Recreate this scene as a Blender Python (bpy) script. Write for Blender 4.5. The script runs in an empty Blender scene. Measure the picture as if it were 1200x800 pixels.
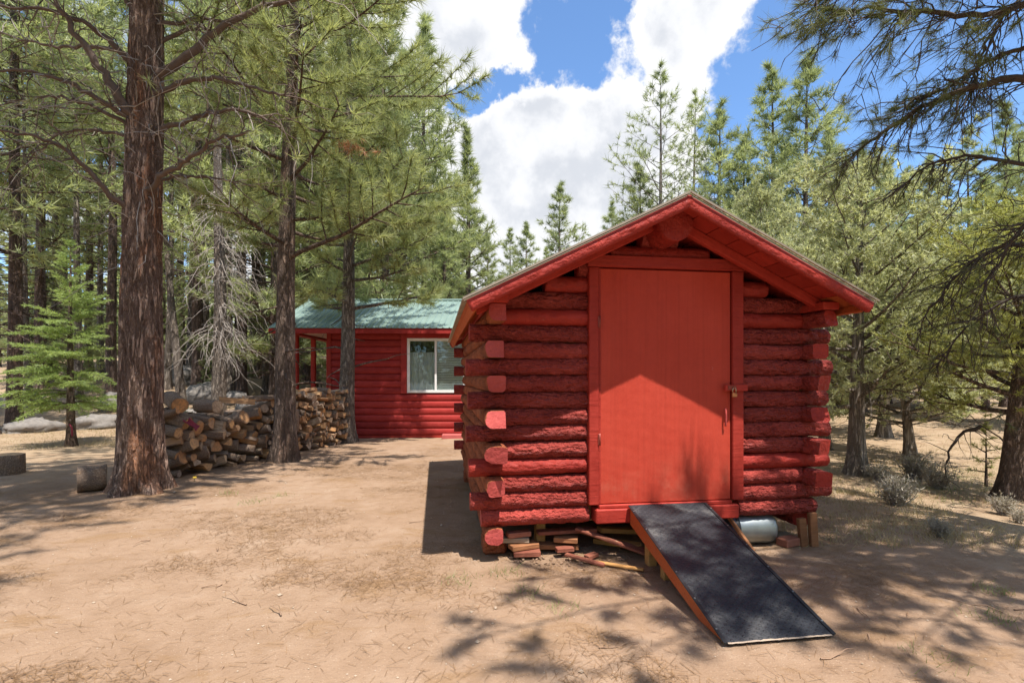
import bpy, math, random
import numpy as np
from mathutils import Vector, Matrix

# ------------------------------------------------------------------ camera, sky, sun, exposure
scene = bpy.context.scene
COL = scene.collection
R = math.radians
CAM_H = 1.5
F = 600.0                                   # focal length in photo pixels (18 mm on 36 mm)
cam_d = bpy.data.cameras.new('camera'); cam_d.lens = 18.0; cam_d.sensor_width = 36.0
cam_d.shift_y = 41.0 / 1200.0; cam_d.clip_start = 0.05; cam_d.clip_end = 2000.0
cam = bpy.data.objects.new('camera', cam_d); COL.objects.link(cam)
cam.location = (0, 0, CAM_H); cam.rotation_euler = (R(90), 0, 0)
scene.camera = cam

SUN = Vector((0.205, -0.36, 1.0)).normalized()          # towards the sun
SUN_EL = math.asin(SUN.z)
SUN_AZ = math.atan2(SUN.x, SUN.y)                        # clockwise from +Y
sl = bpy.data.lights.new('sun', 'SUN'); sl.energy = 4.4; sl.angle = R(0.53); sl.color = (1.0, 0.945, 0.87)
so = bpy.data.objects.new('sun', sl); COL.objects.link(so)
so.rotation_euler = (-SUN).to_track_quat('-Z', 'Y').to_euler(); so.location = (4, -5, 20)

vs = scene.view_settings
vs.view_transform = 'Standard'; vs.look = 'None'; vs.exposure = 0.90; vs.gamma = 1.0
vs.use_curve_mapping = False
scene.cycles.max_bounces = 6
scene.cycles.diffuse_bounces = 3
scene.cycles.glossy_bounces = 2
scene.cycles.transmission_bounces = 4
scene.cycles.transparent_max_bounces = 12
scene.cycles.use_denoising = True


class NT:
    """tiny helper around a node tree"""
    def __init__(s, tree): s.t = tree; s.n = tree.nodes; s.l = tree.links
    def add(s, typ, ins=None, **props):
        nd = s.n.new(typ)
        for k, v in props.items(): setattr(nd, k, v)
        for k, v in (ins or {}).items(): s.put(nd.inputs[k], v)
        return nd
    def put(s, sock, v):
        if isinstance(v, bpy.types.NodeSocket): s.l.new(v, sock)
        elif isinstance(v, bpy.types.Node): s.l.new(v.outputs[0], sock)
        else: sock.default_value = v
    def math(s, op, a, b=0.0, c=0.0, clamp=False):
        nd = s.n.new('ShaderNodeMath'); nd.operation = op; nd.use_clamp = clamp
        s.put(nd.inputs[0], a); s.put(nd.inputs[1], b)
        if op in ('MULTIPLY_ADD', 'SMOOTH_MIN', 'SMOOTH_MAX'): s.put(nd.inputs[2], c)
        return nd.outputs[0]
    def vmath(s, op, a, b=(0, 0, 0), out=0):
        nd = s.n.new('ShaderNodeVectorMath'); nd.operation = op
        s.put(nd.inputs[0], a); s.put(nd.inputs[1], b)
        return nd.outputs[out]
    def noise(s, vec, scale, detail=4.0, rough=0.55, dist=0.0):
        return s.add('ShaderNodeTexNoise', {'Vector': vec, 'Scale': scale, 'Detail': detail, 'Roughness': rough, 'Distortion': dist}).outputs[0]
    def ramp(s, fac, stops, interp='LINEAR'):
        nd = s.n.new('ShaderNodeValToRGB'); s.put(nd.inputs[0], fac); cr = nd.color_ramp; cr.interpolation = interp
        while len(cr.elements) < len(stops): cr.elements.new(0.5)
        for e, (p, c) in zip(cr.elements, stops):
            e.position = p; e.color = (c[0], c[1], c[2], 1.0) if isinstance(c, (tuple, list)) else (c, c, c, 1.0)
        return nd.outputs[0]
    def mix(s, fac, a, b, mode='MIX'):
        nd = s.n.new('ShaderNodeMix'); nd.data_type = 'RGBA'; nd.blend_type = mode
        s.put(nd.inputs[0], fac)
        for i, v in ((6, a), (7, b)):
            if isinstance(v, tuple): v = (v[0], v[1], v[2], 1.0)
            s.put(nd.inputs[i], v)
        return nd.outputs[2]
    def smooth(s, v, a, b, lo=0.0, hi=1.0):
        nd = s.n.new('ShaderNodeMapRange'); nd.interpolation_type = 'SMOOTHSTEP'
        s.put(nd.inputs[0], v); nd.inputs[1].default_value = a; nd.inputs[2].default_value = b
        nd.inputs[3].default_value = lo; nd.inputs[4].default_value = hi
        return nd.outputs[0]


def pix_dir(px, py):
    return Vector(((px - 600) / F, 1.0, (441 - py) / F)).normalized()


world = bpy.data.worlds.new('World'); scene.world = world; world.use_nodes = True
w = NT(world.node_tree); w.n.clear()
sky = w.add('ShaderNodeTexSky', sky_type='NISHITA', sun_disc=False, sun_elevation=SUN_EL, sun_rotation=SUN_AZ,
            altitude=2100.0, air_density=1.0, dust_density=0.6, ozone_density=1.6)
tc = w.add('ShaderNodeTexCoord'); dirv = tc.outputs['Generated']
sep = w.add('ShaderNodeSeparateXYZ', {0: dirv})
zc = w.math('ADD', w.math('MAXIMUM', sep.outputs[2], 0.0), 0.22)
pl = w.add('ShaderNodeCombineXYZ', {0: w.math('DIVIDE', sep.outputs[0], zc), 1: w.math('DIVIDE', sep.outputs[1], zc), 2: 0.0})
warp = w.add('ShaderNodeTexNoise', {'Vector': pl, 'Scale': 2.3, 'Detail': 3.0})
plw = w.vmath('ADD', pl.outputs[0], w.vmath('MULTIPLY', w.vmath('SUBTRACT', warp.outputs['Color'], (0.5, 0.5, 0.5)), (0.30, 0.30, 0.0)))
n_big = w.noise(plw, 1.1, 2.0, 0.5)
n_fine = w.noise(dirv, 7.0, 10.0, 0.62)
n_puff = w.noise(w.vmath('ADD', dirv, (3.1, 7.7, 0.0)), 9.0, 7.0, 0.58)
wob = w.add('ShaderNodeTexNoise', {'Vector': dirv, 'Scale': 8.0, 'Detail': 6.0, 'Roughness': .6})
dirb = w.vmath('ADD', dirv, w.vmath('MULTIPLY', w.vmath('SUBTRACT', wob.outputs['Color'], (0.5, 0.5, 0.5)), (0.13, 0.13, 0.13)))
dens = w.math('ADD', w.math('MULTIPLY', n_big, 0.40), w.math('MULTIPLY_ADD', n_fine, 1.15, -.175))
# the clouds' own places in the sky (direction, angular size, how dense)
BLOBS = [(545, 25, 0.15, .30), (470, 60, 0.14, .20), (590, 230, 0.17, .34), (690, 190, 0.15, .34), (795, 140, 0.09, .26), (640, 290, 0.14, .26), (725, 130, .07, .16), (640, 140, .06, .14),
         (830, 15, 0.10, .30), (770, 40, .07, .22), (900, 35, .06, .22), (870, 80, .04, .12), (960, 205, .05, .16), (1060, 320, .12, .18), (330, 150, .3, .12), (760, 260, .12, .22), (690, 72, .025, .10),
         (540, 122, .04, -.52), (568, 114, .035, -.46), (597, 102, .035, -.48), (626, 88, .035, -.45), (655, 62, .045, -.22), (690, 98, .035, -.30), (740, 98, .03, -.26), (722, 78, .05, -.20), (708, 22, .04, -.26), (650, 22, .035, -.16), (775, 92, .035, -.22), (835, 78, .03, -.16),
         (900, 120, 0.09, -.34), (1000, 120, 0.17, -.42), (1120, 120, 0.22, -.40), (955, 5, .07, -.2), (880, 170, .06, -.2)]
for (bx_, by_, br_, bw_) in BLOBS:
    d = pix_dir(bx_, by_)
    dist = w.vmath('DISTANCE', dirb, tuple(d), out=1)
    dens = w.math('ADD', dens, w.smooth(dist, 0.0, br_ * 1.7, bw_ * .85, 0.0))
alpha = w.smooth(dens, 0.565, 0.71)
thick = w.smooth(dens, 0.66, 1.06)
shade = w.math('MULTIPLY', thick, w.smooth(n_puff, 0.36, 0.62, 1.0, 0.25))
ccol = w.ramp(shade, [(0.0, (1.0, 1.0, 1.0)), (0.5, (0.87, 0.885, 0.92)), (1.0, (0.68, 0.71, 0.77))])
sky_t = w.mix(1.0, sky.outputs[0], (0.86, 1.02, 1.12), 'MULTIPLY')
bg_sky = w.add('ShaderNodeBackground', {'Color': sky_t, 'Strength': 0.145})
bg_cloud = w.add('ShaderNodeBackground', {'Color': ccol, 'Strength': 0.59})
mixw = w.add('ShaderNodeMixShader', {0: alpha, 1: bg_sky.outputs[0], 2: bg_cloud.outputs[0]})
outw = w.add('ShaderNodeOutputWorld'); w.l.new(mixw.outputs[0], outw.inputs[0])

# ------------------------------------------------------------------ helpers
def at(px, py, Y):
    """the point seen at photo pixel (px, py) at distance Y in front of the camera"""
    return np.array([(px - 600) / F * Y, Y, CAM_H + (441 - py) / F * Y])


def _hash(ix, iy, iz):
    h = (ix.astype(np.int64) * 374761393 + iy.astype(np.int64) * 668265263 + iz.astype(np.int64) * 2147483647) & 0xffffffff
    h = ((h ^ (h >> 13)) * 1274126177) & 0xffffffff
    h = ((h ^ (h >> 16)) * 2246822519) & 0xffffffff
    return ((h ^ (h >> 15)) & 0xffff) / 65535.0


def vnoise(p):
    p = np.asarray(p, float); i = np.floor(p).astype(np.int64); f = p - i; f = f * f * (3 - 2 * f)
    r = 0.0
    for a in (0, 1):
        for b in (0, 1):
            for c in (0, 1):
                wgt = (f[:, 0] if a else 1 - f[:, 0]) * (f[:, 1] if b else 1 - f[:, 1]) * (f[:, 2] if c else 1 - f[:, 2])
                r = r + wgt * _hash(i[:, 0] + a, i[:, 1] + b, i[:, 2] + c)
    return r


def fbm(p, octaves=4):
    p = np.asarray(p, float); r = 0; a = .5; t = 0
    for o in range(octaves):
        r = r + a * vnoise(p * 2 ** o + 17.3 * o); t += a; a *= .5
    return r / t


def vec3(x, y, z=0.0):
    x = np.asarray(x, float); return np.stack([x, np.broadcast_to(y, x.shape), np.broadcast_to(z, x.shape)], -1)


def gz(x, y):
    x = np.asarray(x, float); y = np.asarray(y, float)
    S = 0.16 + 0.84 / (1 + np.exp((x + 5.0) / 2.2))
    t = np.maximum(y - 14.5, 0)
    left = 3.6 * S * (1 - np.exp(-(t / 15.0) ** 1.3))
    right = -0.22 / (1 + np.exp(-(x - 5.5) / 0.9)) * np.exp(-((y - 8) / 6.0) ** 2)
    return left + right


def gzf(x, y): return float(gz(np.array([x]), np.array([y]))[0])


class MB:
    """collects geometry; build() links it as ONE mesh object"""
    def __init__(s): s.v = []; s.f = []; s.nv = 0
    def add(s, V, faces, mi=0, smooth=False):
        V = np.asarray(V, float)
        for fa in faces:
            fa = np.asarray(fa, np.int64)
            if len(fa): s.f.append((fa + s.nv, mi, smooth))
        s.v.append(V); s.nv += len(V); return s
    def box(s, lo, hi, mi=0, M=None, bevel=0.0):
        lo = np.array(lo, float); hi = np.array(hi, float)
        V = np.array([[(lo, hi)[i][0], (lo, hi)[j][1], (lo, hi)[k][2]] for k in (0, 1) for j in (0, 1) for i in (0, 1)])
        if M is not None: V = xf(V, M)
        return s.add(V, [[[0, 2, 3, 1], [4, 5, 7, 6], [0, 1, 5, 4], [2, 6, 7, 3], [0, 4, 6, 2], [1, 3, 7, 5]]], mi)
    def bevbox(s, lo, hi, b=0.006, mi=0, M=None):
        """box with chamfered edges"""
        lo = np.array(lo, float); hi = np.array(hi, float); c = (lo + hi) / 2; h = (hi - lo) / 2; b = min(b, h.min() * .45)
        V = []; idx = {}
        for sx in (-1, 1):
            for sy in (-1, 1):
                for sz in (-1, 1):
                    for ax in range(3):
                        q = np.array([sx, sy, sz]) * (h - b); q[ax] = (sx, sy, sz)[ax] * h[ax]
                        idx[(sx, sy, sz, ax)] = len(V); V.append(c + q)
        Q = []; T = []
        for ax in range(3):
            o = [a for a in range(3) if a != ax]
            for sg in (-1, 1):
                ring = []
                for a, b_ in ((-1, -1), (1, -1), (1, 1), (-1, 1)):
                    k = [0, 0, 0]; k[ax] = sg; k[o[0]] = a; k[o[1]] = b_; ring.append(idx[(*k, ax)])
                Q.append(ring if (sg > 0) == (ax != 1) else ring[::-1])
        for ax in range(3):
            o = [a for a in range(3) if a != ax]
            for a in (-1, 1):
                for b_ in (-1, 1):
                    k0 = [0, 0, 0]; k0[o[0]] = a; k0[o[1]] = b_; k1 = list(k0); k0[ax] = -1; k1[ax] = 1
                    Q.append([idx[(*k0, o[0])], idx[(*k1, o[0])], idx[(*k1, o[1])], idx[(*k0, o[1])]])
        for sx in (-1, 1):
            for sy in (-1, 1):
                for sz in (-1, 1): T.append([idx[(sx, sy, sz, a)] for a in range(3)])
        V = np.array(V)
        if M is not None: V = xf(V, M)
        return s.add(V, [Q, T], mi)
    def tube(s, P, rad, seg=8, mi=0, smooth=True, caps=True):
        V, Q = tube_geo(P, rad, seg); n = len(P); s.add(V, [Q], mi, smooth)
        if caps:
            base = s.nv - len(V)
            for k in (0, n - 1):
                ring = np.arange(seg) + k * seg
                s.f.append((np.array([ring if k else ring[::-1]]) + base, mi, False))
        return s
    def mesh(s, name, mats):
        V = np.concatenate(s.v) if s.v else np.zeros((0, 3))
        me = bpy.data.meshes.new(name); me.vertices.add(len(V)); me.vertices.foreach_set('co', V.astype(np.float32).ravel())
        tot = []; li = []; mi = []; sm = []
        for fa, m, sh in s.f:
            tot.append(np.full(len(fa), fa.shape[1])); li.append(fa.ravel()); mi.append(np.full(len(fa), m)); sm.append(np.full(len(fa), sh))
        if tot:
            tot = np.concatenate(tot); li = np.concatenate(li); mi = np.concatenate(mi); sm = np.concatenate(sm)
            me.loops.add(len(li)); me.loops.foreach_set('vertex_index', li.astype(np.int32))
            me.polygons.add(len(tot)); start = np.concatenate([[0], np.cumsum(tot)[:-1]])
            me.polygons.foreach_set('loop_start', start.astype(np.int32))
            me.polygons.foreach_set('material_index', mi.astype(np.int32))
            me.polygons.foreach_set('use_smooth', sm.astype(bool))
        if not isinstance(mats, (list, tuple)): mats = [mats]
        for m in mats: me.materials.append(m)
        me.update(calc_edges=True); return me
    def build(s, name, mats, parent=None):
        return link(name, s.mesh(name, mats), parent)


def link(name, me, parent=None):
    o = bpy.data.objects.new(name, me); COL.objects.link(o)
    if parent is not None: o.parent = parent
    return o


def xf(V, M):
    M = np.array(M); return V @ M[:3, :3].T + M[:3, 3]


def TR(loc=(0, 0, 0), rz=0, ry=0, rx=0, sc=1.0):
    return Matrix.Translation(loc) @ Matrix.Rotation(rz, 4, 'Z') @ Matrix.Rotation(ry, 4, 'Y') @ Matrix.Rotation(rx, 4, 'X') @ Matrix.Scale(sc, 4)


def tube_geo(P, rad, seg):
    P = np.asarray(P, float); n = len(P); rad = np.broadcast_to(np.asarray(rad, float), (n,))
    T = np.gradient(P, axis=0); T /= np.linalg.norm(T, axis=1, keepdims=True) + 1e-9
    up = np.array([0, 0, 1.0]) if abs(T[0, 2]) < .9 else np.array([1.0, 0, 0])
    A = np.cross(T, up); A /= np.linalg.norm(A, axis=1, keepdims=True) + 1e-9
    B = np.cross(T, A)
    th = np.linspace(0, 2 * np.pi, seg, endpoint=False)
    V = P[:, None, :] + rad[:, None, None] * (np.cos(th)[None, :, None] * A[:, None, :] + np.sin(th)[None, :, None] * B[:, None, :])
    i = np.arange(n - 1)[:, None] * seg; j = np.arange(seg)[None, :]; k = (j + 1) % seg
    Q = np.stack([i + j, i + k, i + seg + k, i + seg + j], -1).reshape(-1, 4)
    return V.reshape(-1, 3), Q


def empty(name, loc, rz=0.0, scale=1.0):
    o = bpy.data.objects.new(name, None); COL.objects.link(o); o.location = loc; o.rotation_euler = (0, 0, rz)
    o.scale = (scale,) * 3; o.empty_display_size = 0.2; return o


def tag(o, label=None, cat=None, group=None, kind=None):
    if label: o['label'] = label
    if cat: o['category'] = cat
    if group: o['group'] = group
    if kind: o['kind'] = kind
    return o

# ------------------------------------------------------------------ materials
def newmat(name):
    m = bpy.data.materials.new(name); m.use_nodes = True
    t = NT(m.node_tree); b = t.n['Principled BSDF']; return m, t, b


def coords(t, kind='Object', scale=(1, 1, 1)):
    c = t.add('ShaderNodeTexCoord').outputs[kind]
    return t.vmath('MULTIPLY', c, scale)


def bump(t, b, h, strength=0.5, dist=0.02):
    nd = t.add('ShaderNodeBump', {'Height': h, 'Strength': strength, 'Distance': dist}); t.l.new(nd.outputs[0], b.inputs['Normal'])


def rnd(t): return t.add('ShaderNodeObjectInfo').outputs['Random']


def m_paint(name, c_lo, c_hi, rough=0.5, sc=(1, 1, 1), bark=0.0, grain=0.0, weave=0.0, worn=None):
    m, t, b = newmat(name); v = coords(t, 'Object', sc)
    v = t.vmath('ADD', v, t.add('ShaderNodeCombineXYZ', {0: t.math('MULTIPLY', rnd(t), 31.0), 1: t.math('MULTIPLY', rnd(t), 17.0), 2: 0.0}).outputs[0])
    n1 = t.noise(v, 3.0, 6.0, 0.6); n2 = t.noise(v, 26.0, 5.0, 0.65)
    fac = t.math('ADD', t.math('MULTIPLY', n1, 0.6), t.math('MULTIPLY', n2, 0.4))
    col = t.ramp(fac, [(0.33, c_lo), (0.66, c_hi)])
    bright = t.math('MULTIPLY_ADD', rnd(t), 0.3, 0.85)
    col = t.mix(1.0, col, t.add('ShaderNodeCombineColor', {0: bright, 1: bright, 2: bright}).outputs[0], 'MULTIPLY')
    h = n2
    if bark:
        wq = t.vmath('ADD', v, t.vmath('MULTIPLY', t.vmath('SUBTRACT', t.add('ShaderNodeTexNoise', {'Vector': v, 'Scale': 14.0, 'Detail': 4.0}).outputs['Color'], (.5, .5, .5)), (.09, .05, .05)))
        vo = t.add('ShaderNodeTexVoronoi', {'Vector': t.vmath('MULTIPLY', wq, (0.42, 1, 1)), 'Scale': 34.0, 'Randomness': 1.0}, feature='F1').outputs[0]
        n3 = t.noise(v, 9.0, 5.0, .65); grain = t.noise(t.vmath('MULTIPLY', wq, (.10, 1, 1)), 42.0, 4.0, .65)
        how = t.smooth(t.math('ADD', n3, t.math('MULTIPLY', rnd(t), .30)), .44, .80)      # where the bark has flaked away to grain
        h = t.math('ADD', t.math('MULTIPLY', t.math('MULTIPLY', vo, -1.5), t.math('SUBTRACT', 1.15, how)), t.math('ADD', t.math('MULTIPLY', grain, 1.0), t.math('ADD', n2, t.math('MULTIPLY', n3, 1.6))))
        crack = t.smooth(t.noise(t.vmath('MULTIPLY', wq, (.16, 1, 1)), 30.0, 4.0, .7), 0.60, 0.72)
        col = t.mix(t.math('MULTIPLY', crack, 0.5), col, tuple(x * .35 + .006 for x in c_lo))
        chip = t.smooth(t.noise(wq, 21.0, 6.0, .7), .67, .72); col = t.mix(t.math('MULTIPLY', chip, .55), col, (.40, .16, .10))
        bump(t, b, h, 0.95 * bark, 0.035)
    elif weave:
        wv = t.add('ShaderNodeTexWave', {'Vector': v, 'Scale': 34.0, 'Distortion': 1.5, 'Detail': 2.0}, bands_direction='Z').outputs[1]
        wx = t.add('ShaderNodeTexWave', {'Vector': v, 'Scale': 30.0, 'Distortion': 2.0, 'Detail': 2.0}, bands_direction='X').outputs[1]
        h = t.math('ADD', t.math('ADD', t.math('MULTIPLY', wv, .6), t.math('MULTIPLY', wx, .5)), n2)
        bump(t, b, h, 0.30 * weave, 0.01)
        st = t.noise(t.vmath('MULTIPLY', v, (22.0, 1.0, .5)), 2.0, 5.0, .6); col = t.mix(t.math('MULTIPLY', t.smooth(st, .42, .70), .22), col, tuple(x * .62 for x in c_lo))
        sz = t.add('ShaderNodeSeparateXYZ', {0: t.add('ShaderNodeTexCoord').outputs['Object']}).outputs[2]
        dirt_ = t.math('MULTIPLY', t.smooth(sz, .42, .95, 1.0, 0.0), t.smooth(t.noise(v, 6.0, 7.0, .7), .42, .70)); col = t.mix(t.math('MULTIPLY', dirt_, .30), col, (.44, .20, .13))
        sc_ = t.smooth(t.noise(v, 11.0, 6.0, .75), .70, .76); col = t.mix(t.math('MULTIPLY', sc_, .35), col, (.55, .22, .17))
    else:
        g = t.noise(t.vmath('MULTIPLY', v, (1.0, 14.0, 14.0)), 4.0, 5.0, .6)
        col = t.mix(t.math('MULTIPLY', t.smooth(g, .5, .7), 0.35), col, tuple(x * .5 for x in c_lo))
        bump(t, b, t.math('ADD', g, t.math('MULTIPLY', n2, .5)), 0.25 + grain, 0.012)
    if worn:
        wn = t.smooth(t.noise(v, 7.0, 7.0, .7), 0.66, 0.74)
        col = t.mix(wn, col, worn)
    t.put(b.inputs['Base Color'], col); t.put(b.inputs['Roughness'], t.smooth(n2, .3, .7, rough - .05, rough + .18)); b.inputs['Specular IOR Level'].default_value = .30 if bark else .14
    return m


RED_LO, RED_HI = (0.25, 0.016, 0.011), (0.40, 0.040, 0.026)
M_REDLOG = m_paint('red_painted_bark', (0.255, 0.026, 0.019), (0.47, 0.074, 0.056), 0.55, (1, 1, 1), bark=1.0)
M_REDPEEL = m_paint('red_painted_peeled_log', RED_LO, RED_HI, 0.58, (1, 1, 1), bark=.35)
M_REDEND = m_paint('red_painted_log_end', (0.30, 0.036, 0.032), (0.47, 0.085, 0.075), 0.6, (1, 1, 1), bark=.25)
M_REDBOARD = m_paint('red_painted_board', (0.30, 0.027, 0.019), (0.43, 0.050, 0.034), 0.50, (1, 1, 1), grain=.1)
M_DOOR = m_paint('red_door_panel', (0.49, 0.054, 0.031), (0.57, 0.072, 0.042), 0.5, (1, 1, 1), weave=1.0)
M_RAW = m_paint('unpainted_side_bark', (0.20, 0.048, 0.020), (0.46, 0.135, 0.055), 0.8, (1, 1, 1), bark=.8)
M_RAWWOOD = m_paint('raw_pine_lumber', (0.40, 0.19, 0.06), (0.58, 0.32, 0.12), 0.7, (1, 1, 1), grain=.2)
M_ORANGE = m_paint('orange_red_stain', (0.40, 0.085, 0.028), (0.52, 0.13, 0.045), 0.5, (1, 1, 1), grain=.2)
M_CABIN = m_paint('cabin_red_siding', (0.27, 0.023, 0.020), (0.39, 0.046, 0.039), 0.48, (1, 1, 1), grain=.05)
M_GREYWOOD = m_paint('weathered_grey_wood', (0.20, 0.15, 0.11), (0.36, 0.28, 0.2), 0.8, (1, 1, 1), grain=.2)
M_BROWNWOOD = m_paint('brown_stained_wood', (0.20, 0.085, 0.04), (0.33, 0.15, 0.07), 0.7, (1, 1, 1), grain=.2)
M_CEIL = m_paint('porch_ceiling_paint', (0.52, 0.36, 0.29), (0.6, 0.43, 0.35), 0.6, (1, 1, 1))
M_SCRAP = m_paint('old_red_scrap_wood', (0.20, 0.055, 0.036), (0.38, 0.15, 0.095), 0.8, (1, 1, 1), grain=.3, worn=(.50, .34, .22))


def m_simple(name, col, rough=0.5, metal=0.0, var=0.12, sc=8.0, bmp=0.15, spec=0.5):
    m, t, b = newmat(name); v = coords(t)
    n = t.noise(v, sc, 6.0, .6)
    c = t.mix(n, tuple(x * (1 - var) for x in col), tuple(min(1, x * (1 + var)) for x in col))
    t.put(b.inputs['Base Color'], c); b.inputs['Roughness'].default_value = rough; b.inputs['Metallic'].default_value = metal
    b.inputs['Specular IOR Level'].default_value = spec
    if bmp: bump(t, b, n, bmp, 0.01)
    return m


M_SHEDROOF = m_simple('galvanised_roof_sheet', (0.36, 0.30, 0.23), 0.5, 0.6, .25, 5.0)
M_GREENROOF = m_simple('green_metal_roof', (0.25, 0.345, 0.31), 0.42, 0.30, .3, 1.3, 0.05)
M_GALV = m_simple('galvanised_pail', (0.30, 0.33, 0.335), 0.40, 0.8, .35, 9.0)
M_LID = m_simple('dark_blue_rim', (0.03, 0.05, 0.09), 0.4)
M_DARKBAND = m_simple('black_band', (0.012, 0.013, 0.016), 0.5)
M_WHITE = m_simple('white_window_frame', (0.78, 0.78, 0.75), 0.4, 0, .04)
M_BLIND = m_simple('white_blind', (0.82, 0.82, 0.79), 0.6, 0, .05)
M_CURTAIN = m_simple('grey_curtain', (0.70, 0.70, 0.68), 0.9, 0, .2, 5.0)
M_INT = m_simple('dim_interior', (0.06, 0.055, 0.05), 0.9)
M_STEEL = m_simple('painted_steel_hasp', (0.26, 0.05, 0.035), 0.4, 0.3)
M_BRASS = m_simple('brass_padlock', (0.36, 0.15, 0.07), 0.35, 0.7)
M_SHACKLE = m_simple('steel_shackle', (0.5, 0.42, 0.3), 0.3, 0.9)
M_YELLOW = m_simple('yellow_plastic', (0.62, 0.42, 0.03), 0.4)
M_REDCLOTH = m_simple('crimson_cloth', (0.20, 0.02, 0.04), 0.8)
M_BRICK = m_simple('red_brown_block', (0.28, 0.10, 0.06), 0.8, 0, .25, 14.0, .4)
M_CONC = m_simple('pink_painted_block', (0.45, 0.10, 0.09), 0.7, 0, .15)
M_ROCK = m_simple('grey_rock', (0.20, 0.18, 0.162), 0.9, 0, .75, 7.0, 1.0)
M_BLUE = m_simple('faded_blue_tarp', (0.10, 0.20, 0.55), 0.5)


def m_mat():
    m, t, b = newmat('black_rubber_mat'); v = coords(t)
    n = t.noise(v, 5.0, 7.0, .65); d = t.smooth(n, .45, .75)
    t.put(b.inputs['Base Color'], t.mix(d, (0.022, 0.024, 0.030), (0.10, 0.096, 0.094)))
    t.put(b.inputs['Roughness'], t.smooth(n, .3, .7, .50, .68)); b.inputs['Specular IOR Level'].default_value = .4
    s1 = t.add('ShaderNodeTexWave', {'Vector': v, 'Scale': 11.0, 'Distortion': 0.0}, bands_direction='DIAGONAL').outputs[1]
    s2 = t.add('ShaderNodeTexWave', {'Vector': t.vmath('MULTIPLY', v, (-1, 1, 1)), 'Scale': 11.0, 'Distortion': 0.0}, bands_direction='DIAGONAL').outputs[1]
    bump(t, b, t.math('ADD', t.smooth(t.math('MULTIPLY', s1, s2), .35, .7), t.math('MULTIPLY', t.noise(v, 60.0, 3.0), .2)), .95, .008)
    return m
M_MAT = m_mat()


def m_glass():
    m = bpy.data.materials.new('window_glass'); m.use_nodes = True; t = NT(m.node_tree); t.n.clear()
    fr = t.add('ShaderNodeFresnel', {'IOR': 1.5})
    g = t.add('ShaderNodeBsdfGlossy', {'Color': (1, 1, 1, 1), 'Roughness': 0.01}); tr = t.add('ShaderNodeBsdfTransparent', {'Color': (.86, .9, .88, 1)})
    k = t.math('MULTIPLY_ADD', fr.outputs[0], .8, 0.0, clamp=True)
    mx = t.add('ShaderNodeMixShader', {0: k, 1: tr.outputs[0], 2: g.outputs[0]}); o = t.add('ShaderNodeOutputMaterial'); t.l.new(mx.outputs[0], o.inputs[0])
    return m
M_GLASS = m_glass()


def m_bark(name, furrow, plate, patch, zs=0.30, scale=7.0, patch_amt=.5, bmp=1.0):
    m, t, b = newmat(name); v = coords(t, 'Object', (1, 1, zs))
    wv = t.add('ShaderNodeTexNoise', {'Vector': v, 'Scale': scale * .9, 'Detail': 5.0, 'Roughness': .65}).outputs['Color']
    v = t.vmath('ADD', v, t.vmath('MULTIPLY', t.vmath('SUBTRACT', wv, (.5, .5, .5)), (1.9 / scale,) * 3))
    e = t.add('ShaderNodeTexVoronoi', {'Vector': v, 'Scale': scale}, feature='DISTANCE_TO_EDGE').outputs[0]
    rd = t.math('ABSOLUTE', t.math('SUBTRACT', t.noise(v, scale * 1.3, 6.0, .62), .5))
    n = t.noise(v, scale * 3.2, 7.0, .7); big = t.noise(coords(t, 'Object', (1, 1, .22)), 3.1, 4.0, .6); fl = t.noise(coords(t, 'Object', (1, 1, .5)), scale * 5, 4.0, .7)
    pl_ = t.mix(t.smooth(n, .32, .70), tuple(x * 1.15 for x in plate), tuple(x * .50 for x in plate))
    pl_ = t.mix(t.math('MULTIPLY', t.smooth(big, .50, .60), patch_amt), pl_, t.mix(t.smooth(n, .35, .65), patch, tuple(x * .55 for x in patch)))
    g = sum(plate) / 3
    pl_ = t.mix(t.math('MULTIPLY', t.smooth(fl, .56, .68), .55), pl_, (g * 1.9, g * 1.75, g * 1.6))
    k = t.math('MULTIPLY', t.smooth(e, -0.02, 0.16, .25, 1.0), t.smooth(rd, 0.0, .07, .35, 1.0))
    t.put(b.inputs['Base Color'], t.mix(k, furrow, pl_)); b.inputs['Roughness'].default_value = .9
    b.inputs['Specular IOR Level'].default_value = .2
    bump(t, b, t.math('ADD', k, t.math('ADD', t.math('MULTIPLY', n, .6), t.math('MULTIPLY', fl, .3))), bmp, .04)
    return m


M_BARK1 = m_bark('reddish_plated_bark', (0.085, 0.047, 0.035), (0.50, 0.34, 0.26), (0.60, 0.265, 0.13), .16, 11.0, .75)
M_BARK2 = m_bark('brown_grey_bark', (0.085, 0.060, 0.046), (0.34, 0.245, 0.19), (0.40, 0.235, 0.15), .25, 12.0, .5)
M_BARK3 = m_bark('pale_grey_bark', (0.09, 0.07, 0.058), (0.40, 0.335, 0.28), (0.33, 0.25, 0.195), .22, 12.0, .5)
M_BARKD = m_bark('dark_forest_bark', (0.065, 0.048, 0.04), (0.27, 0.19, 0.155), (0.33, 0.21, 0.15), .2, 6.0, .4)
M_JUNB = m_bark('stringy_juniper_bark', (0.14, 0.11, 0.085), (0.50, 0.415, 0.335), (0.56, 0.47, 0.37), .08, 12.0, .5)
M_TWIG = m_simple('grey_dead_twig', (0.33, 0.285, 0.25), .85, 0, .3, 9.0, 0)
M_LIMB = m_simple('brown_limb_bark', (0.115, 0.078, 0.060), .85, 0, .45, 14.0, .5)
M_DKLIMB = m_simple('dark_limb_bark', (0.065, 0.046, 0.036), .85, 0, .4, 14.0, .5)


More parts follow.
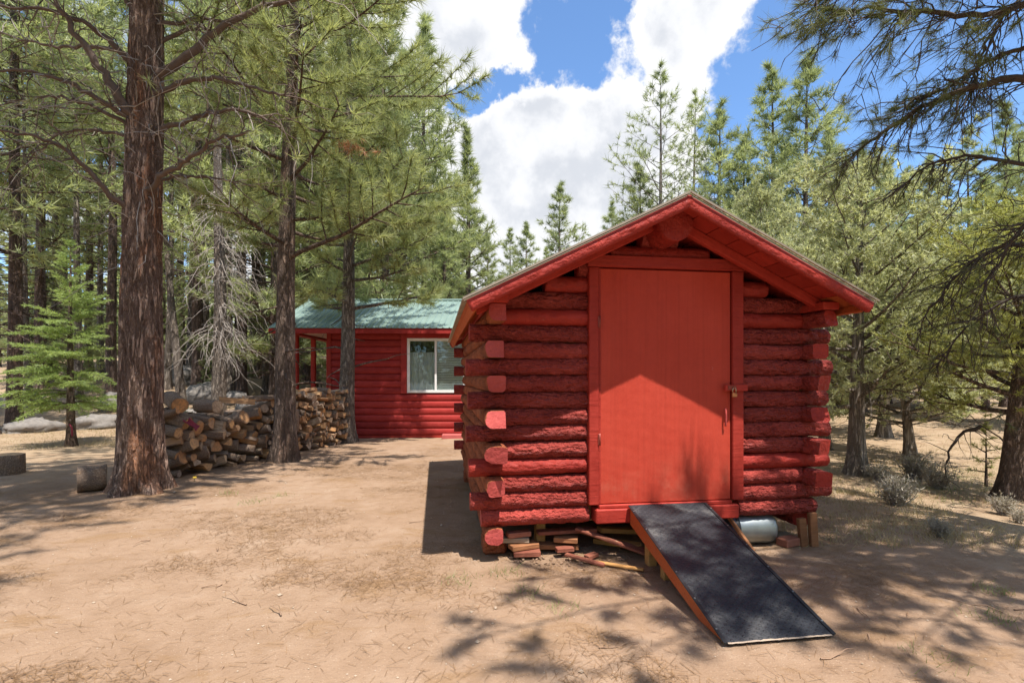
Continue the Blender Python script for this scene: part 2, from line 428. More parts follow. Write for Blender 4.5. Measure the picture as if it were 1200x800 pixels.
def m_leaf(name, dark, lite, tip=None, trans=.5, sc=1.1, rough=.45):
    """needle foliage: each clump a little different, light passing through"""
    m = bpy.data.materials.new(name); m.use_nodes = True; t = NT(m.node_tree); b = t.n['Principled BSDF']
    g = t.add('ShaderNodeTexCoord').outputs['Object']
    n = t.noise(g, sc, 3.0, .6); n2 = t.noise(g, sc * 9, 2.0, .6)
    f = t.math('ADD', t.math('MULTIPLY', n, .55), t.math('MULTIPLY', n2, .45))
    f = t.math('ADD', f, t.math('MULTIPLY', t.math('SUBTRACT', rnd(t), .5), .10))
    col = t.ramp(f, [(.34, dark), (.62, lite)] + ([(.74, tip)] if tip else []))
    t.put(b.inputs['Base Color'], col); b.inputs['Roughness'].default_value = rough; b.inputs['Specular IOR Level'].default_value = .35
    tl = t.add('ShaderNodeBsdfTranslucent', {'Color': t.mix(1.0, col, (1.2, 1.2, .8), 'MULTIPLY')})
    mx = t.add('ShaderNodeMixShader', {0: trans, 1: b.outputs[0], 2: tl.outputs[0]}); o = t.n['Material Output']
    t.l.new(mx.outputs[0], o.inputs[0]); return m


M_PINE = m_leaf('ponderosa_needles', (.235, .27, .12), (.47, .49, .245), (.61, .60, .35))
M_PINEF = m_leaf('forest_pine_needles', (.215, .255, .135), (.43, .47, .25), (.56, .57, .34), sc=.5)
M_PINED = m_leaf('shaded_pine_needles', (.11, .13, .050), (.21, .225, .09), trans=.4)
M_FIR = m_leaf('young_fir_needles', (.20, .28, .095), (.38, .47, .17), (.50, .58, .25), sc=1.6)
M_JUN = m_leaf('juniper_scale_leaves', (.31, .33, .205), (.53, .545, .345), (.62, .62, .43), sc=1.4)
M_PINYON = m_leaf('pinyon_needles', (.27, .29, .10), (.46, .46, .17), (.54, .52, .23), sc=1.4)
M_DEADN = m_leaf('rusty_dead_needles', (.32, .15, .07), (.46, .23, .12), trans=.2)
M_SAGE = m_leaf('sagebrush_leaves', (.33, .29, .23), (.50, .45, .36), trans=.2)
M_GRASSD = m_leaf('dry_grass_blades', (.30, .235, .13), (.45, .37, .22), trans=.3)
M_GRASSG = m_leaf('green_grass_blades', (.16, .20, .06), (.32, .34, .13), trans=.3)
M_LITTER = m_leaf('fallen_needles', (.15, .08, .036), (.36, .215, .105), trans=.0, sc=5.0, rough=.8)
M_STICK = m_simple('fallen_twig_wood', (0.27, 0.17, 0.11), .85, 0, .4, 10.0, .2)
M_PEBBLE = m_simple('pale_pebble', (0.40, 0.305, 0.225), .8, 0, .35, 3.0, .2)


def m_cut():
    m, t, b = newmat('cut_wood_face'); v = coords(t); s = t.add('ShaderNodeSeparateXYZ', {0: v})
    rr = t.math('SQRT', t.math('ADD', t.math('POWER', s.outputs[1], 2.0), t.math('POWER', s.outputs[2], 2.0)))
    ring = t.math('SINE', t.math('MULTIPLY', t.math('ADD', rr, t.math('MULTIPLY', t.noise(v, 2.0), .25)), 60.0))
    rad = t.noise(t.vmath('MULTIPLY', t.vmath('NORMALIZE', t.vmath('MULTIPLY', v, (0, 1, 1))), (1, 5, 5)), 1.6, 3.0, .7)
    c = t.ramp(rnd(t), [(0, (.58, .28, .095)), (.3, (.60, .37, .18)), (.55, (.52, .25, .10)), (.8, (.55, .42, .28)), (1.0, (.40, .31, .24))])
    c = t.mix(t.math('MULTIPLY', t.smooth(ring, -.2, .9), .28), c, (.22, .11, .05))
    c = t.mix(t.math('MULTIPLY', t.smooth(rad, .60, .72), .6), c, (.10, .055, .03))
    c = t.mix(t.math('MULTIPLY', t.smooth(t.noise(v, 3.5, 6.0, .65), .42, .62), .65), c, (.21, .135, .085)); c = t.mix(t.math('MULTIPLY', t.smooth(rr, .62, 1.0), .55), c, (.16, .10, .065))
    t.put(b.inputs['Base Color'], c); b.inputs['Roughness'].default_value = .85; bump(t, b, t.math('ADD', ring, t.math('MULTIPLY', rad, -3)), .3, .004)
    return m
M_CUT = m_cut()
M_FBARK = m_bark('firewood_bark', (0.13, 0.088, 0.062), (0.42, 0.305, 0.225), (0.46, 0.28, 0.165), 1.0, 9.0, .6, .55)


def m_ground():
    m, t, b = newmat('reddish_dirt'); v = coords(t); s = t.add('ShaderNodeSeparateXYZ', {0: v})
    n1 = t.noise(v, .55, 5.0, .6); n2 = t.noise(v, 4.5, 6.0, .65); n3 = t.noise(v, 45.0, 4.0, .7); n4 = t.noise(t.vmath('MULTIPLY', v, (1.0, 1.8, 1)), 1.5, 6.0, .65, .6)
    dirt = t.ramp(t.math('ADD', t.math('MULTIPLY', n1, .5), t.math('MULTIPLY', n2, .5)), [(.34, (.246, .157, .098)), (.52, (.305, .204, .135)), (.68, (.355, .254, .179))])
    duff = t.mix(n3, (.17, .096, .048), (.32, .20, .105))
    dirt = t.mix(t.math('MULTIPLY', t.smooth(n4, .52, .68), .70), dirt, duff)
    # needle duff and dry grass beyond the trodden yard
    far = t.math('MAXIMUM', t.smooth(s.outputs[1], 10.5, 15.0), t.math('MAXIMUM', t.smooth(t.math('ADD', s.outputs[0], t.math('MULTIPLY', n2, 1.5)), 3.9, 6.2), t.smooth(t.math('MULTIPLY', s.outputs[0], -1.0), 6.0, 8.5)))
    wild = t.ramp(t.math('ADD', t.math('MULTIPLY', n2, .6), t.math('MULTIPLY', n4, .4)), [(.36, (.22, .145, .088)), (.5, (.325, .235, .150)), (.66, (.41, .315, .212))])
    col = t.mix(t.math('MULTIPLY', far, .85), dirt, wild)
    speck = t.smooth(t.noise(v, 110.0, 2.0, .5), .66, .74); col = t.mix(t.math('MULTIPLY', speck, .5), col, (.58, .47, .36))
    dk = t.smooth(t.noise(v, 75.0, 3.0, .6), .62, .72); col = t.mix(t.math('MULTIPLY', dk, .45), col, (.19, .11, .07))
    t.put(b.inputs['Base Color'], col); b.inputs['Roughness'].default_value = .95; b.inputs['Specular IOR Level'].default_value = .15
    bump(t, b, t.math('ADD', t.math('ADD', n2, t.math('MULTIPLY', n3, .5)), t.math('MULTIPLY', dk, -.2)), .5, .05)
    return m
M_GROUND = m_ground()

# ------------------------------------------------------------------ ground
def build_ground():
    nx, ny = 420, 420
    a = np.linspace(-1, 1, nx); X = 2.2 * np.sinh(5.3 * a) / np.sinh(5.3) * 100
    c = np.linspace(0, 1, ny); Y = -8 + 1.0 * np.sinh(6.0 * c) / np.sinh(6.0) * 330
    c2 = np.linspace(0, 1, ny)
    Y = np.concatenate([np.linspace(-30, 1.8, 40), 1.8 + 340 * np.sinh(6.2 * np.linspace(0.004, 1, ny - 40)) / np.sinh(6.2)])
    XX, YY = np.meshgrid(X, Y); x = XX.ravel(); y = YY.ravel()
    z = gz(x, y) + (fbm(vec3(x * .9, y * .9), 3) - .5) * .05 + (fbm(vec3(x * 5, y * 5, 3.3), 3) - .5) * .022 * np.exp(-np.maximum(y, 0) / 14)
    V = np.stack([x, y, z], -1)
    i = np.arange(ny - 1)[:, None] * nx; j = np.arange(nx - 1)[None, :]
    Q = np.stack([i + j, i + j + 1, i + nx + j + 1, i + nx + j], -1).reshape(-1, 4)
    o = MB().add(V, [Q], 0, True).build('ground', M_GROUND); tag(o, 'bare reddish dirt yard strewn with pine needles, rising behind', kind='structure')
build_ground()

# ------------------------------------------------------------------ the log shed
TH = R(8.4)
SHED_O = (-0.355, 4.18)
shed = empty('log_shed', (SHED_O[0], SHED_O[1], 0), TH)
tag(shed, 'small red log shed on short supports with a gable roof and tall door', 'shed')
PITCH = 0.137
UL, UR, VB = 0.21, 3.02, 3.46        # side wall centre lines and back wall centre line
rngS = np.random.default_rng(5)


def log_geo(L, seed, ry=.078, rz=.0710, rough=.008, seg=22, step=.022, d_cut=None, taper=0.0):
    n = max(4, int(L / step)); x = np.linspace(0, L, n); th = np.linspace(0, 2 * np.pi, seg, endpoint=False)
    XX, T = np.meshgrid(x, th, indexing='ij')
    cy, sz = np.cos(T), np.sin(T)
    p = np.stack([XX.ravel() * 6 + seed * 7.1, cy.ravel() * 2.2 + seed, sz.ravel() * 2.2], -1)
    low = (fbm(p * .35, 2) - .5) * 1.35
    hi = fbm(np.stack([XX.ravel() * 34 + seed, cy.ravel() * 3.6, sz.ravel() * 3.6 + seed * 3], -1), 3) - .5
    k = 1 + low.reshape(XX.shape) * .22 + hi.reshape(XX.shape) * (rough / .07) * 2.2
    k = k * (1 - taper * (XX / max(L, 1e-3) - .5))
    yy = cy * ry * k; zz = sz * rz * k
    bend = (fbm(np.stack([x * .8 + seed * 3, x * 0, x * 0], -1), 2) - .5) * .014
    zz = np.clip(zz, -.0735, .0735) + bend[:, None]
    if d_cut is not None: yy = np.clip(yy, -d_cut[0], d_cut[1]); zz = np.clip(zz, -.0655, .0655)
    if d_cut is not None:                               # ends sawn a little out of square
        a1, a2 = math.sin(seed * 12.9) * .30, math.sin(seed * 7.7) * .35; XX = XX.copy(); XX[0] += a1 * yy[0] + a2 * zz[0] - .02
    V = np.stack([XX, yy, zz], -1).reshape(-1, 3)
    i = np.arange(n - 1)[:, None] * seg; j = np.arange(seg)[None, :]; kk = (j + 1) % seg
    Q = np.stack([i + j, i + seg + j, i + seg + kk, i + kk], -1).reshape(-1, 4)
    return V, Q, n, seg


def add_log(name, u0, u1, v, z, mats, seed, along='u', rough=.008, ry=.078, rz=.0710, d_cut=None, parent=None, seg=22, step=.022):
    V, Q, n, sg = log_geo(abs(u1 - u0), seed, ry, rz, rough, seg, step, d_cut)
    mb = MB()
    if along == 'u': V = V * [1, -1, 1]; Q = Q[:, ::-1]
    mb.add(V, [Q], 0, True)
    a = np.arange(sg); e = a + (n - 1) * sg
    mb.f.append((np.array([a if along != 'u' else a[::-1]]), 1, False)); mb.f.append((np.array([e[::-1] if along != 'u' else e]), 1, False))
    o = mb.build(name, mats, parent or shed)
    if along == 'u': o.location = (u0, v, z)
    else: o.location = (v, u0, z); o.rotation_euler = (0, 0, R(90))
    return o


RZ = lambda k: 0.346 + PITCH * k
PEELED = {3, 12, 14, 16}
SLOPE = 0.4925; PEAK_U = 1.625; PEAK_Z = 2.890; EAVE_Z = 2.07
DOOR_L, DOOR_R = 0.985, 2.365
for k in range(0, 18):
    z = RZ(k); peel = k in PEELED
    m = [M_REDPEEL if peel else M_REDLOG, M_REDPEEL if k else M_REDEND]; rg = .0062 if peel else .0125
    if k == 0: ul, ur = 0.10, 3.10
    elif k % 2 == 1: ul, ur = 0.0 + rngS.uniform(-.025, .02), 3.23 + rngS.uniform(-.02, .02)
    else: ul, ur = UL + .055, UR - .055
    if k >= 12:
        half = (PEAK_Z - .085 - (z + .05)) / SLOPE
        ul, ur = max(ul, PEAK_U - half), min(ur, PEAK_U + half)
        if k == 13: ul, ur = UL + .03, UR - .03
    if k <= 15:
        add_log('wall_log', ul, DOOR_L + .012, 0, z, m, k * 3.7 + 1, rough=rg)
        add_log('wall_log', DOOR_R - .012, ur, 0, z, m, k * 5.3 + 2.5, rough=rg)
    else:
        add_log('wall_log', ul, ur, 0, z, m, k * 3.7 + 1, rough=rg)
# side logs, left and right; they pass through on the even rows
for k in range(-1, 13):
    z = RZ(k); odd = k % 2 == 0 or k == -1
    for side, uc in ((0, UL), (1, UR)):
        v0 = -.215 + rngS.uniform(-.06, .05) if (k % 2 == 0 and k != 0) else (-.10 if k == -1 else .07)
        if k == 12: v0 = -.30
        if k == -1: v0 = -.08 if side == 0 else .06
        if k == 0: v0 = .08
        v1 = VB + (.24 if k % 2 == 0 else -.06)
        mm = [M_RAW if side == 0 else M_REDLOG, M_REDEND if side == 0 else M_REDPEEL]
        rr = .092 if k % 2 == 0 else .078
        o = add_log('side_log', v0, v1, uc, z, mm, 90 + k * 2.3 + side * 40, along='v', rough=.010, ry=rr + rngS.uniform(-.012, .012), rz=.080 + rngS.uniform(-.008, .008), seg=24, step=.05,
                    d_cut=((1.0, rngS.uniform(.052, .072)) if side == 0 else (.066, rngS.uniform(.060, .075))))
        if side == 0: o.scale = (1, -1, 1)
    # back wall
    if k >= 1:
        a0, a1 = ((0.0, 3.23) if k % 2 == 1 else (UL + .06, UR - .06))
        add_log('wall_log', a0, a1, VB, z, [M_REDLOG, M_REDPEEL], 200 + k, seg=12, step=.2, rough=.004)
for k in range(13, 18):                                  # back gable
    z = RZ(k); half = (PEAK_Z - .085 - (z + .05)) / SLOPE
    add_log('wall_log', PEAK_U - half, PEAK_U + half, VB, z, [M_REDLOG, M_REDPEEL], 230 + k, seg=12, step=.2, rough=.004)
# unseen liner added inside the logs so the gaps pass no light
mb = MB(); mb.box((UL + .03, .03, .30), (UR - .03, .05, 2.05)); mb.box((UL + .03, VB - .05, .30), (UR - .03, VB - .03, 2.05))
mb.box((UL + .02, .06, .30), (UL + .04, VB - .06, 2.0)); mb.box((UR - .04, .06, .30), (UR - .02, VB - .06, 2.0)); mb.box((UL, .0, .285), (UR, VB, .30))
mb.build('light_block_liner', M_BROWNWOOD, shed)
# eave plates with their stepped ends
for uc in (UL, UR):
    mb = MB(); mb.bevbox((uc - .075, -.335, 2.062), (uc + .075, VB + .3, 2.128), .008)
    mb.build('eave_plate', M_REDBOARD, shed)
# ridge log
o = add_log('ridge_log', -.36, VB + .4, PEAK_U, 2.715, [M_REDPEEL, M_REDPEEL], 300, along='v', rough=.002, ry=.140, rz=.128, seg=28, step=.06)
# its round needs the full height: rebuild without the flattening of wall logs
me = o.data; co = np.empty(len(me.vertices) * 3, np.float32); me.vertices.foreach_get('co', co); co = co.reshape(-1, 3)
co[:, 2] = np.sign(co[:, 2]) * np.sqrt(np.maximum(.138 ** 2 - np.minimum(np.abs(co[:, 1]), .137) ** 2, 0)); me.vertices.foreach_set('co', co.ravel()); me.update()

roof = empty('roof', (0, 0, 0)); roof.parent = shed
V0, V1 = -0.55, 4.16
HALF = 1.675
ang = math.atan(SLOPE)
for sgn in (-1, 1):
    RL = (HALF if sgn < 0 else 1.57) / math.cos(ang)
    # frame: x' down-slope from the peak, y' along v, z' normal
    Mx = Matrix.Translation((PEAK_U, 0, PEAK_Z)) @ (Matrix.Rotation(math.pi, 4, 'Z') if sgn < 0 else Matrix.Identity(4)) @ Matrix.Rotation(ang, 4, 'Y')
    yy0, yy1 = (V0, V1) if sgn > 0 else (-V1, -V0)
    # corrugated sheet
    nv = 300; vv = np.linspace(yy0 - .012, yy1 + .012, nv); wav = .007 * np.sin(vv / .066 * 2 * np.pi)
    xs = np.array([0.0, RL * .5, RL + .035]); G = np.array([[x, y, wv - .006] for x in xs for y, wv in zip(vv, wav)])
    G2 = G - [0, 0, .002]; i = np.arange(2)[:, None] * nv; j = np.arange(nv - 1)[None, :]
    Q = np.stack([i + j, i + nv + j, i + nv + j + 1, i + j + 1], -1).reshape(-1, 4)
    edge = np.arange(nv - 1); last = 2 * nv
    E = np.stack([last + edge, last + edge + 3 * nv, last + edge + 1 + 3 * nv, last + edge + 1], -1)
    E2 = np.array([[r * nv, r * nv + nv, r * nv + nv + 3 * nv, r * nv + 3 * nv] for r in (0, 1)] + [[r * nv + nv - 1, r * nv + 3 * nv + nv - 1, r * nv + nv + 3 * nv + nv - 1, r * nv + nv + nv - 1] for r in (0, 1)])
    MB().add(xf(np.concatenate([G, G2]), Mx), [Q, Q[:, ::-1] + 3 * nv, E, E2], 0, True).build('metal_sheet', M_SHEDROOF, roof)
    # boards under the metal
    nb = 9; wb = RL / nb
    for b_ in range(nb):
        mb = MB(); mb.bevbox((b_ * wb + .003, yy0 + .03, -.048), ((b_ + 1) * wb - .003, yy1 - .02, -.017), .003)
        me = mb.mesh('roof_board', M_REDBOARD if b_ < nb - 1 else M_ORANGE); o = link('roof_board', me, roof); o.matrix_local = Mx
    # front and back rake logs (bark left on), and an inner rafter by the wall
    for (ya, rough_, hh, th_, nm) in (((yy0 if sgn > 0 else yy1), .010, .052, .030, 'rake_board'), ((yy1 if sgn > 0 else yy0), .006, .05, .03, 'rake_board')):
        Vl, Q, n, sg = log_geo(RL + .01, 400 + sgn * 7 + ya, ry=th_, rz=hh, rough=.0045, seg=20, step=.02)
        Vl = Vl.copy(); Vl[:, 2] = np.clip(Vl[:, 2], -.046, .040) - .066; Vl[:, 1] += ya
        mb = MB().add(Vl, [Q], 0, True); a = np.arange(sg); e = a + (n - 1) * sg
        mb.f.append((np.array([a]), 1, False)); mb.f.append((np.array([e[::-1]]), 1, False))
        o = mb.build(nm, [M_REDPEEL, M_REDPEEL], roof); o.matrix_local = Mx
    mb = MB(); ya = -0.20 if sgn > 0 else .20
    mb.bevbox((.08, ya - .03, -.125), (RL - .06, ya + .03, -.050), .006); o = mb.build('rafter', M_REDBOARD, roof); o.matrix_local = Mx
    mb = MB(); yf = yy0 if sgn > 0 else yy1; mb.box((0.0, yf - .012, -.021), (RL + .03, yf + .012, -.0145)); mb.box((0.0, yf - (.046 if sgn > 0 else -.034), -.012), (RL + .03, yf - (.034 if sgn > 0 else -.046), .003)); o = mb.build('edge_trim', M_SHEDROOF, roof); o.matrix_local = Mx
    # fascia along the eave with nail holes
    mb = MB(); mb.bevbox((RL - .028, yy0 + .035, -.115), (RL - .002, yy1 - .03, -.0495), .004); fa = mb.build('fascia', M_ORANGE, roof); fa.matrix_local = Mx

# door frame, sill, door
fr = empty('door_frame', (0, 0, 0)); fr.parent = shed
MB().bevbox((DOOR_L, -.110, .438), (1.070, .03, 2.405), .006).build('jamb', M_REDBOARD, fr)
MB().bevbox((2.262, -.110, .438), (DOOR_R, .03, 2.405), .006).build('jamb', M_REDBOARD, fr)
MB().bevbox((DOOR_L - .012, -.118, 2.408), (DOOR_R + .012, .03, 2.505), .006).build('lintel', M_REDBOARD, fr)
MB().bevbox((1.04, -.125, .285), (2.315, .03, .404), .010).build('sill', M_REDBOARD, fr)
MB().bevbox((1.072, -.105, .406), (2.26, .02, .436), .006).build('threshold', M_REDBOARD, fr)
door = empty('door', (0, 0, 0)); door.parent = shed
MB().bevbox((1.076, -.085, .442), (2.254, -.045, 2.398), .004).build('panel', M_DOOR, door)
MB().bevbox((1.074, -.094, .441), (1.090, -.083, 2.399), .002).build('edge_strip', M_REDBOARD, door)
for zc_ in (0.98, 1.95):
    mb = MB(); mb.bevbox((1.060, -.118, zc_ - .045), (1.078, -.108, zc_ + .045), .002); mb.tube([[1.074, -.116, zc_ - .05], [1.074, -.116, zc_ + .05]], .007, 8)
    mb.build('hinge', M_STEEL, door)
mb = MB(); mb.bevbox((2.180, -.138, 1.376), (2.385, -.112, 1.430), .004); mb.build('hasp_block', M_REDBOARD, door)
mb = MB(); mb.bevbox((2.20, -.144, 1.385), (2.275, -.1385, 1.422), .002); mb.tube([[2.243, -.139, 1.404], [2.243, -.165, 1.404]], .005, 8); mb.build('hasp', M_STEEL, door)
mb = MB(); mb.bevbox((2.222, -.172, 1.325), (2.266, -.150, 1.362), .004); pad = mb.build('padlock', M_BRASS, door)
a_ = np.linspace(0, math.pi, 9); P = np.stack([2.244 - .015 * np.cos(a_), np.full(9, -.161), 1.385 + .017 * np.sin(a_)], -1)
P = np.concatenate([[[2.229, -.161, 1.36]], P, [[2.259, -.161, 1.36]]]); MB().tube(P, .0035, 8).build('shackle', M_SHACKLE, pad)
mb = MB(); a_ = np.linspace(-.9, .9, 9)
mb.tube(np.stack([np.full(9, 2.195), -.088 - .03 * np.cos(a_), 1.15 + .075 * np.sin(a_) / .78], -1), .008, 8); mb.build('pull_handle', M_REDEND, door)

# supports
sup = MB().bevbox((.13, .10, 0.0), (.33, .33, .145), .02); sup.build('foot_block', M_RAW, shed)
sup = MB().bevbox((2.90, 3.1, -.02), (3.12, 3.35, .145), .02); sup.build('foot_block', M_RAW, shed)
sup = MB().bevbox((.13, 3.1, -.02), (.33, 3.35, .145), .02); sup.build('foot_block', M_RAW, shed)
for (u_, v_, lean, z1) in ((2.985, -.05, .10, .30), (3.075, -.06, .06, .35)):
    mb = MB(); mb.bevbox((-.035, -.022, -.05), (.035, .022, z1), .004, 0, TR((u_, v_, -.06), 0, -lean, 0)); mb.build('prop_leg', M_BROWNWOOD, shed)
mb = MB(); mb.bevbox((.60, .18, -.02), (.68, .30, .272), .006); mb.build('prop_block', M_RAWWOOD, shed)

# ------------------------------------------------------------------ ramp
ramp = empty('ramp', (SHED_O[0], SHED_O[1], 0), TH); tag(ramp, 'black rubber covered loading ramp leading up to the shed door', 'ramp')
ru0, ru1 = 1.315, 1.995
top = np.array([0, -.135, .425]); bot = np.array([0, -1.56, .022]); rl = np.linalg.norm(top - bot)
ra = math.atan2(top[2] - bot[2], top[1] - bot[1])
MR = Matrix.Translation((0, bot[1], bot[2])) @ Matrix.Rotation(ra, 4, 'X')
mb = MB(); mb.bevbox((ru0 + .012, .02, -.022), (ru1 - .012, rl, -.0035), .003, 0, MR); mb.build('deck_board', M_RAWWOOD, ramp)
mb = MB(); mb.bevbox((ru0, 0.0, -.003), (ru1, rl + .012, .005), .002, 0, MR)
mat_o = mb.build('rubber_mat', M_MAT, ramp)
for ux in (ru0 + .006, ru1 - .006):                       # metal edging with screws
    mb = MB(); mb.bevbox((ux - .012, .0, .0052), (ux + .012, rl, .0125), .003, 0, MR); es = mb.build('edge_strip', M_DARKBAND, ramp)
    for q in np.linspace(.1, rl - .1, 6):
        mb = MB(); mb.tube(xf(np.array([[ux, q, .0126], [ux, q, .016]]), MR), .006, 8); mb.build('screw', M_GALV, es)
for ux, th_ in ((ru0 + .016, .032), (ru1 - .048, .032)):  # stringers cut to a wedge
    P = []
    for u in (ux, ux + th_):
        t0 = xf(np.array([[u, .06, -.0225], [u, rl, -.0225]]), MR)
        P += [t0[0], t0[1], np.array([u, t0[1][1], .275]), np.array([u, bot[1] + .30, .012]), np.array([u, bot[1] + .07, .012])]
    P = np.array(P); MB().add(P, [[[0, 1, 2, 3, 4], [9, 8, 7, 6, 5]], [[0, 5, 6, 1], [1, 6, 7, 2], [2, 7, 8, 3], [3, 8, 9, 4], [4, 9, 5, 0]]]).build('stringer', M_ORANGE, ramp)
mb = MB(); mb.bevbox((1.40, -.34, -.01), (1.47, -.26, .29), .006); mb.build('leg', M_RAWWOOD, ramp)
mb = MB(); mb.bevbox((1.40, -.62, -.01), (1.47, -.55, .20), .006); mb.build('leg', M_RAWWOOD, ramp)
# torn pale lip at the foot of the mat
rr_ = np.random.default_rng(8); nn = 30; xx_ = np.linspace(ru0 + .02, ru1 - .02, nn); e0 = -.004 - .004 * rr_.random(nn); e1 = .002 + .006 * rr_.random(nn)
P = np.concatenate([np.stack([xx_, e0, np.full(nn, .006)], -1), np.stack([xx_, e1, np.full(nn, .0062)], -1)]); q = np.arange(nn - 1)
MB().add(xf(P, MR), [np.stack([q, q + 1, q + nn + 1, q + nn], -1)]).build('frayed_lip', M_PEBBLE, ramp)


def shedw(u, v, z=0.0):
    return (SHED_O[0] + u * math.cos(TH) - v * math.sin(TH), SHED_O[1] + u * math.sin(TH) + v * math.cos(TH), z)

# ------------------------------------------------------------------ things under and beside the shed
pail = empty('metal_pail', shedw(2.55, .07, .145), TH - R(4)); tag(pail, 'galvanised metal pail lying on its side under the shed corner', 'pail')
prof = [(-.215, .125), (-.205, .138), (-.17, .142), (.10, .140), (.16, .132), (.19, .105), (.20, .06), (.203, 0.002)]
P = np.array([[x, 0, 0] for x, r in prof]); MB().tube(P, [r for x, r in prof], 32, caps=False).build('drum', M_GALV, pail)
P = np.array([[-.245, 0, 0], [-.240, 0, 0], [-.215, 0, 0], [-.205, 0, 0]]); MB().tube(P, [.10, .139, .143, .1425], 32).build('rim', M_LID, pail)
P = np.array([[-.20, 0, 0], [-.19, 0, 0], [-.17, 0, 0], [-.165, 0, 0]]); MB().tube(P, [.1425, .145, .145, .142], 32, caps=False).build('band', M_DARKBAND, pail)
pa, pb = Vector(at(853, 604, 4.52)), Vector(at(883, 646, 4.36)); mb = MB(); ln = (pb - pa).length / 2; mb.bevbox((-.020, -.013, -ln), (.020, .013, ln), .003)
o = mb.build('leaning_board', M_BROWNWOOD); o.location = (pa + pb) / 2; o.rotation_euler = (pa - pb).to_track_quat('Z', 'Y').to_euler(); tag(o, 'brown board propped slantwise between the ramp and the metal pail', 'board')
mb = MB(); mb.bevbox((-.10, -.06, 0), (.10, .06, .07), .008); o = mb.build('block', M_BRICK); o.location = shedw(2.86, -.02, -.005); o.rotation_euler = (0, 0, R(25)); tag(o, 'red brown block on the dirt beside the metal pail', 'block')
mb = MB(); mb.bevbox((-.11, -.06, 0), (.11, .06, .045), .006); o = mb.build('block', M_GREYWOOD); o.location = shedw(2.90, .17, -.005); o.rotation_euler = (0, 0, R(5)); tag(o, 'grey flat block behind the red brown block under the shed', 'block')
rs = np.random.default_rng(21)
SCR = [  # u, v, z, length, width, thick, yaw, tilt, material, label
    (.42, .05, .185, .20, .09, .04, 10, 0, M_SCRAP, 'short red scrap block on top of the pile under the shed corner'),
    (.40, .06, .138, .22, .10, .04, -8, 0, M_GREYWOOD, 'pale grey scrap block second in the pile under the shed corner'),
    (.46, .02, .092, .24, .11, .04, 15, 0, M_BROWNWOOD, 'plain brown scrap block third in the pile under the shed corner'),
    (.48, -.02, .046, .22, .10, .04, -4, 0, M_SCRAP, 'red scrap block at the bottom of the pile under the shed corner'),
    (.85, .10, .175, .52, .09, .03, 2, 0, M_SCRAP, 'long red board lying level under the sill log'),
    (.83, .05, .12, .20, .10, .04, -20, 0, M_BROWNWOOD, 'brown wood scrap below the long level red board'),
    (.80, -.02, .06, .15, .07, .035, 5, 0, M_SCRAP, 'small pink faced wood scrap near the middle under the shed'),
    (1.18, -.10, .135, .62, .07, .02, -24, -16, M_SCRAP, 'long thin red slat sloping out from under the door sill'),
    (1.22, .03, .10, .60, .08, .02, -26, -12, M_SCRAP, 'dark red slat lying behind the sloping thin red slat'),
    (.92, -.20, .03, .34, .045, .022, -40, -4, M_SCRAP, 'narrow dark red stick lying out on the dirt before the shed'),
    (1.13, -.33, .022, .44, .04, .016, -34, 0, M_RAWWOOD, 'pale yellow wood splinter lying farthest out on the dirt'),
    (1.00, -.12, .03, .12, .06, .03, 30, 0, M_SCRAP, 'small pinkish wood chip lying alone on the dirt under the shed'),
    (1.38, .22, .12, .45, .09, .04, 12, -8, M_RAWWOOD, 'yellow lumber offcut deep under the door sill'),
    (1.30, .10, .05, .40, .10, .04, -35, 0, M_RAWWOOD, 'yellow lumber offcut lying on the dirt beside the ramp leg'),
    (.70, .12, .05, .50, .10, .04, -12, 0, M_BROWNWOOD, 'dark brown plank on the dirt deep under the shed'),
]
for (u, v, z, L_, W_, T_, yaw, tilt, m_, lab) in SCR:
    mb = MB(); mb.bevbox((-L_ / 2, -W_ / 2, -T_ / 2), (L_ / 2, W_ / 2, T_ / 2), .004)
    o = mb.build('wood_scrap', m_); o.location = shedw(u, v, z); o.rotation_euler = (0, R(-tilt), TH + R(yaw)); tag(o, lab, 'scrap wood', 'scrap wood under the shed')
# bark crumbs fallen along the sill
mb = MB()
for q in range(160):
    u = rs.uniform(.35, 1.35); v = rs.normal(-.06, .13); l = rs.uniform(.005, .018)
    x, y, z = shedw(u, v, l * .3); mb.bevbox((-l, -l * .45, -l * .25), (l, l * .45, l * .25), .002, 0, TR((x, y, z + .004), rs.uniform(0, 6.3), rs.uniform(-.4, .4)))
o = mb.build('bark_crumbs', M_STICK); tag(o, 'small crumbs of red bark and wood chips along the shed sill', kind='stuff')

# ------------------------------------------------------------------ the cabin
CY = 12.65
cabin = empty('log_cabin', (-0.8, CY, 0), R(1.0)); tag(cabin, 'low red log sided cabin with green metal roof behind the woodpile', 'cabin')
cx0, cx1 = -3.72, 3.4; WX0, WX1, WZ0, WZ1 = -1.78, -0.34, 1.10, 2.44
sp = 0.168
def siding(xa, xb, z0, z1, k):
    n = 9; a = np.linspace(-math.pi / 2, math.pi / 2, n); zz = (z0 + z1) / 2 + np.sin(a) * (z1 - z0) / 2; yy = -.045 * np.cos(a) ** .7 + .0
    V = np.array([[x, y, z] for x in (xa, xb) for y, z in zip(yy, zz)] + [[x, .03, z] for x in (xa, xb) for z in (z0, z1)])
    j = np.arange(n - 1); Q = np.stack([j, j + n, j + n + 1, j + 1], -1)
    c = 2 * n; E = [list(range(n)) + [c + 1, c], (list(range(n, 2 * n)) + [c + 3, c + 2])[::-1]]
    o = MB().add(V, [Q], 0, True).add(np.zeros((0, 3)), []).build('siding_log', M_CABIN, cabin)
    return o
